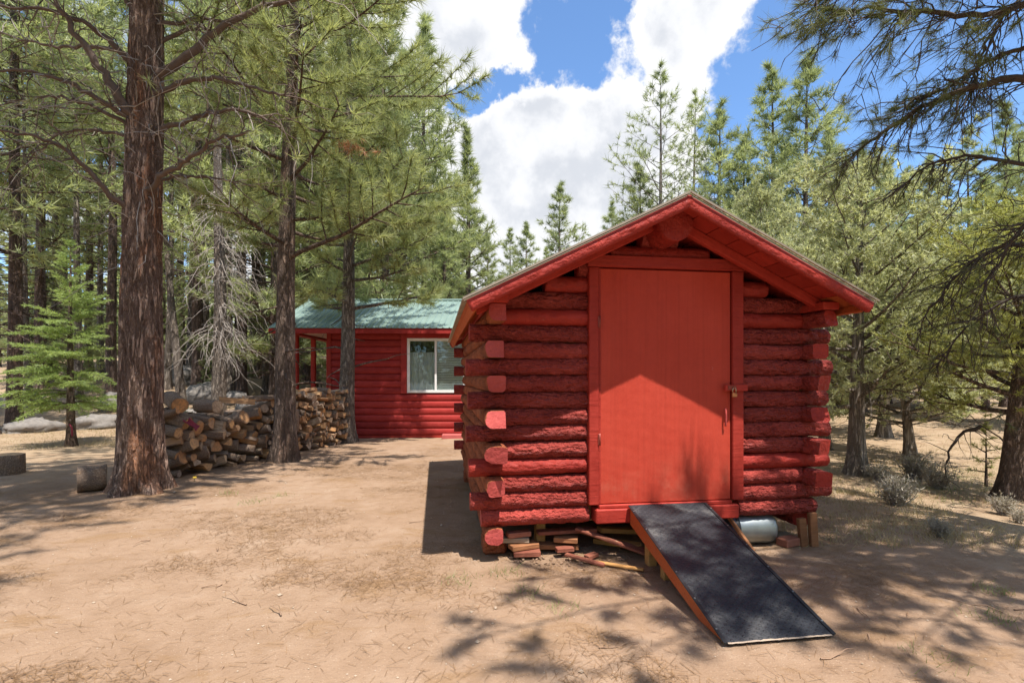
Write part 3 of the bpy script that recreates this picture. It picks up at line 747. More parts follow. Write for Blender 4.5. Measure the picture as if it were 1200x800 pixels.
for k in range(15):
    z0 = .055 + k * sp; z1 = z0 + sp
    if z0 < WZ1 + .1 and z1 > WZ0 - .02:
        siding(cx0 + .09, WX0 - .155, z0, z1, k); siding(WX1 + .155, cx1, z0, z1, k)
    else: siding(cx0 + .09, cx1, z0, z1, k)
mb = MB(); mb.box((cx0, .031, .0), (WX0, .12, 2.60)); mb.box((WX1, .031, .0), (cx1, .12, 2.60)); mb.box((WX0, .031, 0), (WX1, .12, WZ0)); mb.box((WX0, .031, WZ1), (WX1, .12, 2.60))
mb.box((cx0, .12, 0), (cx0 + .1, 4.4, 2.60)); mb.box((cx1 - .1, .12, 0), (cx1, 4.4, 2.60)); mb.box((cx0, 4.4, 0), (cx1, 4.5, 2.60))
mb.build('wall', M_CABIN, cabin)
mb = MB(); mb.box((WX0 - .5, .9, .3), (WX1 + .5, .95, 2.6)); mb.build('dark_room_sheet', M_INT, cabin)  # dark sheet: the room's dimness is put into its colour
MB().bevbox((cx0 - .02, -.06, .02), (cx0 + .088, .03, 2.60), .006).build('corner_board', M_REDBOARD, cabin)
MB().bevbox((cx0 + .09, -.05, -.02), (cx1, .03, .053), .004).build('base_board', M_REDBOARD, cabin)
win = empty('window', (0, 0, 0)); win.parent = cabin
for (a, b_) in (((WX0 - .15, -.07, WZ0 - .02), (WX0 - .002, .03, WZ1 + .12)), ((WX1 + .002, -.07, WZ0 - .02), (WX1 + .15, .03, WZ1 + .12)), ((WX0, -.066, WZ1 + .002), (WX1, .03, WZ1 + .118))):
    MB().bevbox(a, b_, .005).build('trim', M_CABIN, win)
mb = MB(); f_ = .065
mb.bevbox((WX0, -.05, WZ0), (WX0 + f_, .06, WZ1), .005); mb.bevbox((WX1 - f_, -.05, WZ0), (WX1, .06, WZ1), .005)
mb.bevbox((WX0 + f_, -.05, WZ0), (WX1 - f_, .06, WZ0 + f_), .005); mb.bevbox((WX0 + f_, -.05, WZ1 - f_), (WX1 - f_, .06, WZ1), .005)
xm = WX0 + .70;  mb.bevbox((xm - .025, -.048, WZ0 + f_), (xm + .025, .058, WZ1 - f_), .004); mb.build('frame', M_WHITE, win)
MB().box((WX0 + f_, .0, WZ0 + f_), (xm - .025, .005, WZ1 - f_)).build('pane', M_GLASS, win)
MB().box((xm + .025, .012, WZ0 + f_), (WX1 - f_, .017, WZ1 - f_)).build('pane', M_GLASS, win)
bl = empty('blind', (0, 0, 0)); bl.parent = win
for q, z in enumerate(np.arange(WZ0 + f_ + .02, WZ1 - f_, .042)):
    MB().box((-.36, -.017, -.001), (.36, .017, .001), 0, TR((( xm + WX1) / 2 - .01, .050, float(z)), 0, 0, R(-66))).build('slat', M_BLIND, bl)
# drawn-back curtain behind the clear pane
xx_ = np.linspace(WX0 + .05, xm - .05, 60); yy_ = .075 + .025 * np.sin(np.linspace(0, 26, 60)) + .01 * np.sin(np.linspace(0, 61, 60))
topz = WZ0 + .85 + .1 * np.sin(np.linspace(0, 9, 60)) * 0
V = np.concatenate([np.stack([xx_, yy_, np.full(60, WZ0 - .02)], -1), np.stack([xx_, yy_, np.full(60, WZ0 + 1.0)], -1)]); q = np.arange(59)
MB().add(V, [np.stack([q, q + 1, q + 61, q + 60], -1)], 0, True).build('curtain', M_CURTAIN, win)
MB().bevbox((-.90, -.30, -.01), (-.38, -.06, .10), .01).build('step_block', M_CONC, cabin)
# porch at the near gable end
for (x, y) in ((-4.50, .0), (-4.50, 1.15), (-4.50, 2.35), (-4.50, 4.2)):
    MB().bevbox((x - .055, y - .055, 0), (x + .055, y + .055, 2.50), .008).build('porch_post', M_REDBOARD, cabin)
MB().bevbox((-4.62, -.06, 2.505), (-4.40, 4.3, 2.62), .008).build('porch_beam', M_REDBOARD, cabin)
MB().box((-4.39, -.05, 2.56), (cx0, 4.3, 2.585)).build('porch_ceiling', M_CEIL, cabin)
MB().bevbox((-4.7, -.1, -.05), (cx0, 4.4, .16), .01).build('porch_floor', M_GREYWOOD, cabin)
cr = empty('roof', (0, 0, 0)); cr.parent = cabin
ez, rz_ = 2.655, 3.70; ey, ry_ = -.42, 2.2
ca_ = math.atan2(rz_ - ez, ry_ - ey); cl = math.hypot(rz_ - ez, ry_ - ey); ML = Matrix.Translation((0, ey, ez)) @ Matrix.Rotation(ca_, 4, 'X')
MB_ = Matrix.Translation((0, 2 * ry_ - ey, ez)) @ Matrix.Rotation(math.pi, 4, 'Z') @ Matrix.Rotation(ca_, 4, 'X')
for M_, xa, xb in ((ML, -5.0, 3.75), (MB_, -3.75, 5.0)):
    wp = .914; n_ = int((xb - xa) / wp) + 1
    for i_ in range(n_):
        x0 = xa + i_ * wp; x1 = min(x0 + wp - .004, xb); mb = MB(); mb.box((x0, 0, -.003), (x1, cl, 0), 0, M_)
        for r_ in np.arange(x0 + .01, x1 - .02, .152):
            mb.add(xf(np.array([[r_, 0, 0.0005], [r_ + .012, 0, .02], [r_ + .03, 0, .02], [r_ + .042, 0, .0005], [r_, cl, .0005], [r_ + .012, cl, .02], [r_ + .03, cl, .02], [r_ + .042, cl, .0005]]), M_),
                   [[[0, 1, 5, 4], [1, 2, 6, 5], [2, 3, 7, 6], [3, 2, 1, 0]]])
        mb.build('roof_panel', M_GREENROOF, cr)
MB().bevbox((-5.0, ey + .02, ez - .13), (3.75, ey + .05, ez - .012), .004).build('fascia', M_CABIN, cr)
MB().bevbox((-5.0, 2 * ry_ - ey - .05, ez - .13), (3.75, 2 * ry_ - ey - .02, ez - .012), .004).build('fascia', M_CABIN, cr)
MB().box((-4.98, ey + .052, ez - .03), (3.73, -.062, ez - .018)).build('soffit', M_CABIN, cr)
MB().bevbox((-5.0, ry_ - .12, rz_ - .035), (3.75, ry_ + .12, rz_ + .03), .01).build('ridge_cap', M_GREENROOF, cr)
for xg in (-4.97, cx1 + .0):
    V = np.array([[xg, ey + .06, ez - .02], [xg, 2 * ry_ - ey - .06, ez - .02], [xg, ry_, rz_ - .04]]); V2 = V + [.03, 0, 0]
    MB().add(np.concatenate([V, V2]), [[[0, 2, 1], [3, 4, 5]], [[0, 1, 4, 3], [1, 2, 5, 4], [2, 0, 3, 5]]]).build('gable', M_CABIN, cr)

# ------------------------------------------------------------------ trees
def unit(v): return v / (np.linalg.norm(v, axis=-1, keepdims=True) + 1e-9)


def needles(rng, P, D, N, L, wd, spread=.75, back=.15):
    """P tuft places, D twig directions; N needles each -> triangles"""
    m = len(P); P = np.repeat(np.asarray(P), N, 0); D = np.repeat(unit(np.asarray(D)), N, 0)
    d = unit(D * (1 - back * rng.random((m * N, 1))) + rng.normal(size=(m * N, 3)) * spread)
    ln = L * rng.uniform(.65, 1.15, (m * N, 1)); b = P - D * rng.uniform(0, L * .6, (m * N, 1))
    s = unit(np.cross(d, rng.normal(size=d.shape))) * wd * .5
    V = np.stack([b - s, b + s, b + d * ln], 1).reshape(-1, 3)
    return V, np.arange(m * N * 3).reshape(-1, 3)


def curve(rng, p0, d, L, n, curl=(0, 0, 0), wob=.06):
    s = np.linspace(0, 1, n)[:, None]; d = unit(np.asarray(d, float))
    P = np.asarray(p0) + d * L * s + np.asarray(curl) * L * s ** 2
    P = P + np.cumsum(rng.normal(size=(n, 3)) * wob * L / n, 0) * (s > 0)
    return P


def trunk_geo(H, r0, seg=14, n=40, flare=.45, flare_h=.35, lean=(0, 0), rough=.05, seed=0, pw=.85, zstop=None, wobble=.03):
    z = np.concatenate([np.linspace(-.25, 1.2, n // 4, endpoint=False), np.linspace(1.2, zstop or H, n - n // 4)])
    zz = np.maximum(z, 0); r = r0 * np.maximum(1 - zz / H, .01) ** pw * (1 + flare * np.exp(-zz / flare_h))
    cx = lean[0] * zz / H + wobble * np.sin(zz * .55 + seed) * np.minimum(zz, 2) / 2; cy = lean[1] * zz / H + wobble * np.sin(zz * .43 + seed * 2.1) * np.minimum(zz, 2) / 2
    th = np.linspace(0, 2 * np.pi, seg, endpoint=False); Z, T = np.meshgrid(z, th, indexing='ij')
    nz = fbm(np.stack([np.cos(T).ravel() * 1.6 + seed * 3.1, np.sin(T).ravel() * 1.6, Z.ravel() * .8], -1), 2).reshape(Z.shape) - .5
    lob = np.exp(-np.maximum(Z, 0) / .22) * .22 * np.sin(T * 5 + seed + Z * .5)
    fine = 0
    if seg > 40:
        q = np.stack([np.cos(T).ravel() * 5.5 + seed, np.sin(T).ravel() * 5.5, Z.ravel() * 3.2], -1)
        wq = q + 1.2 * np.stack([fbm(q * .7 + 9, 2), fbm(q * .7 + 31, 2), fbm(q * .7 + 57, 2)], -1)
        rd = 1 - np.abs(2 * fbm(wq, 3) - 1) * 2.2; fine = -np.clip(rd, 0, 1).reshape(Z.shape) ** 2 * .12 + (fbm(q * 3.1, 2).reshape(Z.shape) - .5) * .035
    RR = r[:, None] * (1 + rough * 3 * nz + lob + fine)
    V = np.stack([cx[:, None] + RR * np.cos(T), cy[:, None] + RR * np.sin(T), Z], -1).reshape(-1, 3)
    m_ = len(z); i = np.arange(m_ - 1)[:, None] * seg; j = np.arange(seg)[None, :]; k = (j + 1) % seg
    Q = np.stack([i + j, i + k, i + seg + k, i + seg + j], -1).reshape(-1, 4)
    axis = lambda h: np.array([np.interp(h, z, cx), np.interp(h, z, cy), h]); rad = lambda h: float(np.interp(h, z, r))
    return V, Q, axis, rad


def limb_fan(rng, tubes, tufts, base, az, L, rise, curlz, r, nsub=8, sub_len=.42, start=.30, tuft_step=.3, leafy=1.0, seg=5, flat=.35):
    """one bough: a main stem, side shoots fanned to both sides, tufts on the shoots"""
    d = np.array([math.cos(az), math.sin(az), rise]); P = curve(rng, base, d, L, 8, (0, 0, curlz), .05)
    tubes.append((P, np.linspace(r, r * .22, 8), seg))
    hd = unit(d); side = np.array([-math.sin(az), math.cos(az), 0.0])
    for q in range(nsub):
        s = start + (1 - start) * (q + rng.random()) / nsub; i = s * 7; a = int(i); p = P[a] + (P[min(a + 1, 7)] - P[a]) * (i - a)
        sg = 1 if q % 2 else -1; sd = unit(hd * rng.uniform(.5, 1.0) + side * sg * rng.uniform(.5, 1.1) + np.array([0, 0, rng.normal(.12, flat)]))
        sl = L * sub_len * (1.15 - .6 * s) * rng.uniform(.6, 1.2); SP = curve(rng, p, sd, sl, 4, (0, 0, .18), .08)
        tubes.append((SP, np.linspace(r * .32, r * .12, 4), 3))
        m = max(1, int(sl / tuft_step))
        for h in range(m):
            if rng.random() < leafy:
                t_ = 1 - h / m * .75; ii = t_ * 3; a2 = min(int(ii), 2); pp = SP[a2] + (SP[a2 + 1] - SP[a2]) * (ii - a2)
                td = unit(sd + rng.normal(size=3) * (.25 if h == 0 else .7) + np.array([0, 0, .3])); tufts.append((pp + td * .05 * (h > 0), td))
    tufts.append((P[-1], hd)); return P


def make_pine(seed, H, r0, crown0, crad, nlimb, tuft=(14, .26, .02), leafy=1.0, top_pow=.75, bias=None, tuft_step=.3, nsub=8, seg=12, rise0=-.1, rise1=.55, dead=0, lean=(0, 0), conic=1.0, low_r=.75, spread=.75):
    rng = np.random.default_rng(seed); V, Q, ax, rad = trunk_geo(H, r0, seg=seg, n=36, seed=seed, lean=lean)
    tr = MB().add(V, [Q], 0, True); tubes = []; tufts = []
    for q in range(nlimb):
        h = crown0 + (H - crown0) * ((q + rng.random()) / nlimb) ** .95; f = (h - crown0) / (H - crown0)
        az = q * 2.399 + rng.normal() * .4
        prof = min(low_r + (1 - low_r) * f / .22, 1.0) * (1 - f ** (1 / top_pow) * conic) if f < 1 else 0
        L = crad * max(prof, .07) * rng.choice([.45, .7, .9, 1.0, 1.1, 1.3]) * rng.uniform(.85, 1.15)
        if bias is not None: L *= 1 + bias[1] * math.cos(az - bias[0])
        limb_fan(rng, tubes, tufts, ax(h), az, L, rise0 + (rise1 - rise0) * f + rng.normal() * .1, .12, max(.012, rad(h) * .34), nsub=max(3, int(nsub * (.5 + .6 * L / crad))), tuft_step=tuft_step, leafy=leafy)
    for q in range(dead):
        h = rng.uniform(max(1.2, crown0 * .35), crown0 + .5); az = rng.uniform(0, 6.28)
        tubes.append((curve(rng, ax(h), (math.cos(az), math.sin(az), rng.normal(-.05, .25)), rng.uniform(.5, 1.6), 6, (0, 0, -.15), .14), np.linspace(rad(h) * .14, .004, 6), 4))
    tufts.append((ax(H), np.array([0, 0, 1.0])))
    for P, r, s in tubes: tr.tube(P, r, s, caps=False)
    P = np.array([t[0] for t in tufts]); D = np.array([t[1] for t in tufts])
    return tr, needles(rng, P, D, tuft[0], tuft[1], tuft[2], spread), P


def plant_tree(name, tr_me, cr_me, x, y, label, cat='tree', group=None, rz=0.0, sc=1.0, z=None):
    o = empty(name, (x, y, gzf(x, y) if z is None else z), rz, sc); tag(o, label, cat, group)
    link('trunk', tr_me, o)
    if cr_me is not None: link('crown', cr_me, o)
    return o


def mesh_of(VF, mat, name='crown'): return MB().add(VF[0], [VF[1]]).mesh(name, mat)


# --- the thick pine by the woodpile: every low limb its own part
T1 = np.array([-4.90, 6.75]); r1 = np.random.default_rng(101)
t1 = empty('thick_pine', (T1[0], T1[1], 0)); tag(t1, 'thick old pine with reddish plated bark and bare lower limbs, beside the woodpile', 'tree')
V, Q, ax1, rad1 = trunk_geo(21, .262, seg=110, n=380, flare=.38, flare_h=.30, lean=(.28, 0), rough=.035, seed=4, zstop=11, wobble=.02)
MB().add(V, [Q], 0, True).build('trunk', M_BARK1, t1)
LIMBS1 = [  # pixel path, depth start, depth end, start radius
    ([(178, 152), (150, 130), (118, 80), (88, 40), (58, -10)], 6.7, 6.2, .075),
    ([(160, 90), (130, 50), (105, 28), (60, 12), (0, 8)], 6.75, 6.1, .045),
    ([(152, 145), (120, 118), (85, 98), (40, 84), (-20, 80)], 6.6, 5.9, .042),
    ([(150, 160), (105, 122), (60, 112), (0, 122)], 6.8, 6.4, .03),
    ([(155, 70), (110, 55), (60, 55), (0, 40)], 6.8, 7.0, .032),
    ([(150, 255), (118, 218), (88, 180), (45, 160), (-10, 150)], 6.55, 5.8, .040),
    ([(160, 165), (125, 155), (80, 150), (30, 190)], 6.8, 7.3, .026),
    ([(188, 95), (215, 70), (245, 42), (290, 12), (345, 0), (400, -10)], 6.7, 6.4, .060),
    ([(190, 108), (222, 94), (255, 90), (300, 106), (335, 112)], 6.6, 6.2, .040),
    ([(190, 155), (225, 140), (245, 130), (290, 128), (330, 150)], 6.65, 6.0, .036),
    ([(165, 222), (188, 206), (215, 190), (250, 165), (300, 150)], 6.5, 5.9, .042),
    ([(165, 212), (205, 206), (250, 208), (300, 218)], 6.6, 6.9, .026),
    ([(188, 60), (230, 30), (262, 42), (310, 75)], 6.8, 7.2, .03),
    ([(158, 30), (146, 0), (140, -40)], 6.75, 6.6, .045),
    ([(190, 30), (240, 22), (300, 34), (350, 28)], 6.7, 7.1, .028),
]
tuft1 = []
for li, (pp, ya, yb, r) in enumerate(LIMBS1):
    K = np.array([at(px, py, ya + (yb - ya) * i / (len(pp) - 1)) - np.array([T1[0], T1[1], 0]) for i, (px, py) in enumerate(pp)])
    K[0] = ax1(K[0, 2]) + (K[1] - K[0]) * .02
    s = np.linspace(0, len(K) - 1, 22); P = np.stack([np.interp(s, np.arange(len(K)), K[:, a]) for a in range(3)], -1)
    ker = np.array([.25, .5, .25])
    for _ in range(3): P[1:-1] = P[:-2] * .25 + P[1:-1] * .5 + P[2:] * .25
    P[1:] += r1.normal(size=(21, 3)) * .012
    mb = MB().tube(P, np.linspace(r, r * .28, 22), 8, caps=False)
    L = np.linalg.norm(np.diff(P, axis=0), axis=1).sum()
    for q in range(int(9 * L)):
        i = r1.integers(4, 22); d = unit(unit(P[min(i, 21)] - P[i - 1]) * .8 + r1.normal(size=3) * .7 + [0, 0, -.12])
        tl = r1.uniform(.18, .85); TP = curve(r1, P[i], d, tl, 6, r1.normal(size=3) * .35 + [0, 0, -.1], .30); mb.tube(TP, np.linspace(.009, .0025, 6), 4, 1 if r1.random() < .45 else 0, caps=False)
        for h in range(r1.integers(1, 4)):
            k = r1.integers(2, 6); TD = unit(unit(TP[k] - TP[k - 1]) + r1.normal(size=3) * .7); mb.tube(curve(r1, TP[k], TD, tl * .5, 4, r1.normal(size=3) * .4, .3), [.005, .004, .003, .0018], 3, 1 if r1.random() < .5 else 0, caps=False)
        if r1.random() < (.30 if li >= 7 else .14): tuft1.append((TP[-1], d))
    mb.build('limb', [M_LIMB, M_TWIG], t1)
# short dead stubs and twigs along the trunk
mb = MB()
for q in range(70):
    h = r1.uniform(3.0, 6.6); a = r1.uniform(2.2, 6.9); p = ax1(h) + np.array([math.cos(a), math.sin(a), 0]) * rad1(h) * .9
    mb.tube(curve(r1, p, (math.cos(a), math.sin(a), r1.normal(0, .6)), r1.uniform(.12, .6), 6, r1.normal(size=3) * .5 + [0, 0, -.5], .3), np.linspace(.007, .002, 6), 4, 0, caps=False)
mb.build('dead_twigs', M_TWIG, t1)['kind'] = 'stuff'
tub, tf = [], []
for q in range(26):
    h = 7.2 + q * .42; az = q * 2.4 + r1.normal() * .3; limb_fan(r1, tub, tf, ax1(min(h, 18)), az, r1.uniform(2.2, 3.4) * (1 - q / 44) * (1 - .3 * math.sin(az)), -.05 + q * .01, .12, .045, nsub=9)
for az, L, h in ((-100, 3.6, 7.4), (-80, 3.9, 7.9), (-62, 4.0, 8.4), (-48, 3.2, 7.6), (-115, 3.2, 8.2), (-70, 3.2, 9.2), (-92, 3.4, 9.8), (-55, 3.4, 9.6), (-130, 2.8, 9.0)):
    limb_fan(r1, tub, tf, ax1(h), R(az), L, .05, .05, .045, nsub=22, sub_len=.34, tuft_step=.12)
mb = MB()
for P, r, s in tub: mb.tube(P, r, s, caps=False)
mb.build('upper_limbs', M_LIMB, t1)['kind'] = 'stuff'
P = np.array([t[0] for t in tf]); D = np.array([t[1] for t in tf]); Vu, Fu = needles(r1, P, D, 36, .22, .017)
P = np.array([t[0] for t in tuft1]); D = np.array([t[1] for t in tuft1]); Vl_, Fl_ = needles(r1, P, D, 30, .18, .009)
MB().add(Vu, [Fu]).add(Vl_, [Fl_]).build('crown', M_PINE, t1)

# --- second pine in front of the woodpile, and the grey-barked pine by the cabin
tr, nd, _ = make_pine(22, 13.5, .185, 3.5, 2.5, 76, (46, .23, .0115), 1.0, .9, bias=(0.1, .22), tuft_step=.17, nsub=13, seg=28, dead=10, rise0=-.02, lean=(.25, 0))
plant_tree('pine_tree', tr.mesh('trunk', M_BARK2), mesh_of(nd, M_PINE), -4.02, 9.05, 'brown trunked pine with long needled boughs, standing in front of the woodpile', rz=0)
tr, nd, _ = make_pine(31, 11.0, .185, 2.9, 2.25, 68, (42, .24, .014), 1.0, .9, bias=(0.0, .18), tuft_step=.18, nsub=12, seg=24, dead=8, rise0=.0, lean=(.12, 0))
plant_tree('pine_tree', tr.mesh('trunk', M_BARK3), mesh_of(nd, M_PINE), -3.80, 11.72, 'grey barked pine against the cabin wall at the far end of the woodpile', rz=0)
# rusty dead spray hanging in the second pine
rd_ = np.random.default_rng(3); c0 = at(412, 175, 8.2); P = c0 + rd_.normal(size=(16, 3)) * [.12, .1, .1]; D = rd_.normal(size=(16, 3)) + [.6, 0, -.3]
o = MB().add(*[(lambda n: (n[0], [n[1]]))(needles(rd_, P, D, 26, .16, .008))][0]).build('dead_spray', M_DEADN); tag(o, 'rusty brown dead needle spray hanging in the pine boughs', 'dead spray')

# --- the near pine outside the frame whose dark boughs hang in from the corner
OP = np.array([6.4, 3.5]); r2 = np.random.default_rng(202)
op = empty('overhanging_pine', (OP[0], OP[1], gzf(*OP))); tag(op, 'overhanging pine whose dark drooping boughs hang over the shed from the right edge', 'tree')
V, Q, ax2, rad2 = trunk_geo(14, .24, seg=24, n=40, seed=9, zstop=13)
MB().add(V, [Q], 0, True).build('trunk', M_BARK2, op)
zoff = gzf(*OP)
VIS = [  # pixel path with depth; needles density
    ([(1330, 120), (1200, 90), (1130, 103), (1070, 130), (1020, 165), (990, 190)], 4.2, 4.9, .042, .9),
    ([(1330, 40), (1240, -10), (1160, 20), (1080, 15), (1010, 8), (945, 30)], 3.9, 4.3, .036, 1.6),
    ([(1320, 20), (1200, 55), (1150, 75), (1110, 105), (1060, 120)], 4.4, 4.6, .03, 1.0),
    ([(1330, 205), (1200, 192), (1140, 182), (1090, 190), (1055, 222)], 4.5, 5.2, .030, .35),
    ([(1340, 300), (1220, 283), (1170, 290), (1125, 315), (1085, 370)], 4.6, 5.3, .034, .55),
    ([(1340, 380), (1230, 345), (1180, 350), (1130, 385), (1095, 430)], 4.8, 5.6, .026, .45),
    ([(1340, -60), (1230, -40), (1175, 20), (1150, 60), (1140, 110)], 4.2, 4.7, .03, .7),
    ([(1340, 260), (1240, 245), (1200, 262), (1160, 320), (1150, 360)], 4.3, 4.8, .026, .5),
    ([(1340, -100), (1200, -70), (1100, -40), (1020, -30), (960, -5)], 3.8, 4.1, .03, 1.6),
]
tufts2 = []
for (pp, ya, yb, r, leafy) in VIS:
    K = np.array([at(px, py, ya + (yb - ya) * i / (len(pp) - 1)) - np.array([OP[0], OP[1], zoff]) for i, (px, py) in enumerate(pp)])
    h0 = float(np.clip(K[0, 2] - .2, 1.5, 9)); K = np.concatenate([[ax2(h0)], K])
    s = np.linspace(0, len(K) - 1, 34); P = np.stack([np.interp(s, np.arange(len(K)), K[:, a]) for a in range(3)], -1)
    for _ in range(4): P[1:-1] = P[:-2] * .25 + P[1:-1] * .5 + P[2:] * .25
    P[1:] += r2.normal(size=(33, 3)) * .008
    mb = MB().tube(P, np.linspace(r, r * .2, 34), 8, caps=False); L = np.linalg.norm(np.diff(P, axis=0), axis=1).sum()
    for q in range(int(15 * L)):
        i = r2.integers(9, 34); d = unit(unit(P[min(i, 33)] - P[i - 1]) * .9 + r2.normal(size=3) * .55 + [-.1, 0, -.38])
        tl = r2.uniform(.15, .62) * (1.1 if i < 26 else .7); TP = curve(r2, P[i], d, tl, 7, r2.normal(size=3) * .2 + [0, 0, -.22], .22); mb.tube(TP, np.linspace(.007, .0022, 7), 4, 0, caps=False)
        for h in range(r2.integers(1, 4)):
            k = r2.integers(2, 7); TD = unit(unit(TP[k] - TP[k - 1]) + r2.normal(size=3) * .6 + [0, 0, -.15]); T2 = curve(r2, TP[k], TD, tl * r2.uniform(.25, .5), 4, r2.normal(size=3) * .25, .25); mb.tube(T2, [.004, .0035, .003, .0016], 3, 0, caps=False)
            if r2.random() < leafy * .42: tufts2.append((T2[-1], TD))
        if r2.random() < leafy * .5: tufts2.append((TP[-1], d))
    if leafy > .8:
        for i in range(24, 34):
            if r2.random() < .6: tufts2.append((P[i], unit(P[i] - P[i - 1] + r2.normal(size=3) * .05)))
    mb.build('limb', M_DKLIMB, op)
# the crown overhead, above the frame: it throws the shade on the ramp side
UP = [(1.35, .9, 6.1), (1.7, 1.35, 6.3), (1.9, .2, 6.8), (2.7, 1.0, 6.3), (2.6, 1.4, 5.6), (3.7, 3.1, 6.0), (3.6, 3.6, 5.7), (3.9, 2.3, 5.2), (3.4, .8, 5.6), (4.6, 4.0, 6.6), (4.6, 1.4, 5.0), (5.2, 3.2, 7.6),
      (4.2, .0, 6.4), (4.6, 3.7, 7.8), (5.2, 2.8, 9.0), (5.6, .2, 6.0), (7.8, 2.0, 6.0), (5.4, 2.2, 9.8), (6.8, 3.0, 11), (3.9, 1.4, 6.8), (5.0, 2.0, 6.0), (4.4, 2.7, 6.6), (3.2, .3, 7.4), (4.9, 3.0, 5.6)]
tub, tf = [], []
for (x, y, z) in UP:
    e = np.array([x - OP[0], y - OP[1], z - zoff]); h = max(e[2] - .6, 3.0); b0 = ax2(h); dv = e - b0; az = math.atan2(dv[1], dv[0]); hl = math.hypot(dv[0], dv[1]) / .95
    n0 = len(tub); limb_fan(r2, tub, tf, b0, az, max(hl, .8), dv[2] / max(hl, .5) * .6, .10, .034, nsub=18, sub_len=min(.26, .70 / max(hl, 1)), start=.36, tuft_step=.11)
mb = MB()
for P, r, s in tub: mb.tube(P, r, s, caps=False)
mb.build('upper_limbs', M_DKLIMB, op)['kind'] = 'stuff'
P = np.array([t[0] for t in tf]); D = np.array([t[1] for t in tf]); Vn, Fn = needles(r2, P, D, 38, .21, .015)
P = np.array([t[0] for t in tufts2]); D = np.array([t[1] for t in tufts2]); Vm, Fm = needles(r2, P, D, 46, .125, .0032, spread=.62)
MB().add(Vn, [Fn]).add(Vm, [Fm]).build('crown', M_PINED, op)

# --- young fir
def make_fir(seed, H, r0, crad, mat_t, mat_n):
    rng = np.random.default_rng(seed); V, Q, ax, rad = trunk_geo(H, r0, seg=10, n=24, seed=seed, flare=.3); tr = MB().add(V, [Q], 0, True)
    P_, D_ = [], []
    for wv in range(15):
        f0 = wv / 14.5
        for b_ in range(7):
            f = min(max(f0 + rng.normal() * .022, 0), .985); h = .80 + (H - .88) * f
            az = b_ * .698 + wv * .55 + rng.normal() * .22; L = crad * (1 - f) ** .85 * rng.uniform(.55, 1.2) + .07
            d = np.array([math.cos(az), math.sin(az), .12 + .75 * f + rng.normal() * .10]); P = curve(rng, ax(h), d, L, 7, (0, 0, -.34 * (1 - f) + rng.normal() * .06), .06); tr.tube(P, np.linspace(.012, .004, 7) * (1.2 - f), 3, caps=False)
            sd = np.array([-math.sin(az), math.cos(az), 0])
            for s in np.arange(.16, 1.01, .062 / max(L, .12)):
                i = s * 6; a = min(int(i), 5); p = P[a] + (P[a + 1] - P[a]) * (i - a); fw = unit(P[a + 1] - P[a])
                for sg in (-1, 1):
                    tl = (L * .30 * (1.12 - s) + .06) * rng.uniform(.6, 1.2); dd = unit(fw * .85 + sd * sg * .9 + np.array([0, 0, -.16 + rng.normal() * .16])); m = max(2, int(tl / .045))
                    for h_ in range(m): P_.append(p + dd * tl * (h_ + .6) / m); D_.append(dd)
    return tr.mesh('trunk', mat_t), mesh_of(needles(rng, np.array(P_), np.array(D_), 5, .075, .012, .5), mat_n)
ft, fc = make_fir(55, 4.5, .085, 1.35, M_BARK2, M_FIR)
fx, fy = (83 - 600) / F * 11.1, 11.1
fir = plant_tree('young_fir', ft, fc, fx, fy, 'bright green young fir with drooping layered boughs left of the thick pine')
MB().tube([[.0, 0, .46], [.05, -.09, .47], [.085, -.075, .40], [.09, -.07, .22]], [.012, .016, .018, .016], 8, caps=False).build('ribbon', M_REDCLOTH, fir)
plant_tree('young_fir', ft, fc, -8.1, 12.6, 'knee high sapling beside the young fir trunk', z=0, sc=.22, rz=1.0)

# --- forest prototypes (shared meshes)
PROTO = []
for sd, H, cr0, crad, nl, tp, ns in ((11, 19, 5.6, 3.2, 70, .72, 11), (12, 17, 4.0, 3.0, 70, .70, 11), (13, 21, 8.0, 3.2, 60, .7, 11), (14, 15, 1.6, 3.3, 84, .66, 11), (15, 16, 6.5, 2.4, 46, .7, 10)):
    tr, nd, _ = make_pine(sd, H, .21, cr0, crad, nl, (18, .42, .036), .97, tp, tuft_step=.27, nsub=ns, seg=10, dead=46, low_r=.6, spread=.62)
    PROTO.append((tr.mesh('trunk', M_BARKD), mesh_of(nd, M_PINEF), H))
# dense conical spire
tr, nd, _ = make_pine(16, 13, .19, 1.0, 2.0, 104, (18, .34, .030), 1.0, .85, tuft_step=.22, nsub=10, seg=10, low_r=.9, rise0=.15, rise1=.9, spread=.6); SPIRE = (tr.mesh('trunk', M_BARKD), mesh_of(nd, M_PINEF), 13)
# open, thin pine
tr, nd, _ = make_pine(17, 16.0, .17, 5.0, 3.2, 52, (16, .32, .026), .9, .62, tuft_step=.28, nsub=9, seg=10, rise0=.1, rise1=.8, lean=(.3, 0)); THIN = (tr.mesh('trunk', M_BARK3), mesh_of(nd, M_PINEF), 16)


def forest(px, Y, top_py, proto, label, group='pines of the surrounding forest', rz=0.0, name='forest_pine'):
    """a forest pine that stands at distance Y and reaches as high as in the photograph"""
    x = (px - 600) / F * Y; z0 = gzf(x, Y) - .05; Hw = CAM_H + (441 - top_py) / F * Y - z0
    return plant_tree(name, proto[0], proto[1], x, Y, label, 'tree', group, rz, Hw / proto[2], z=z0)


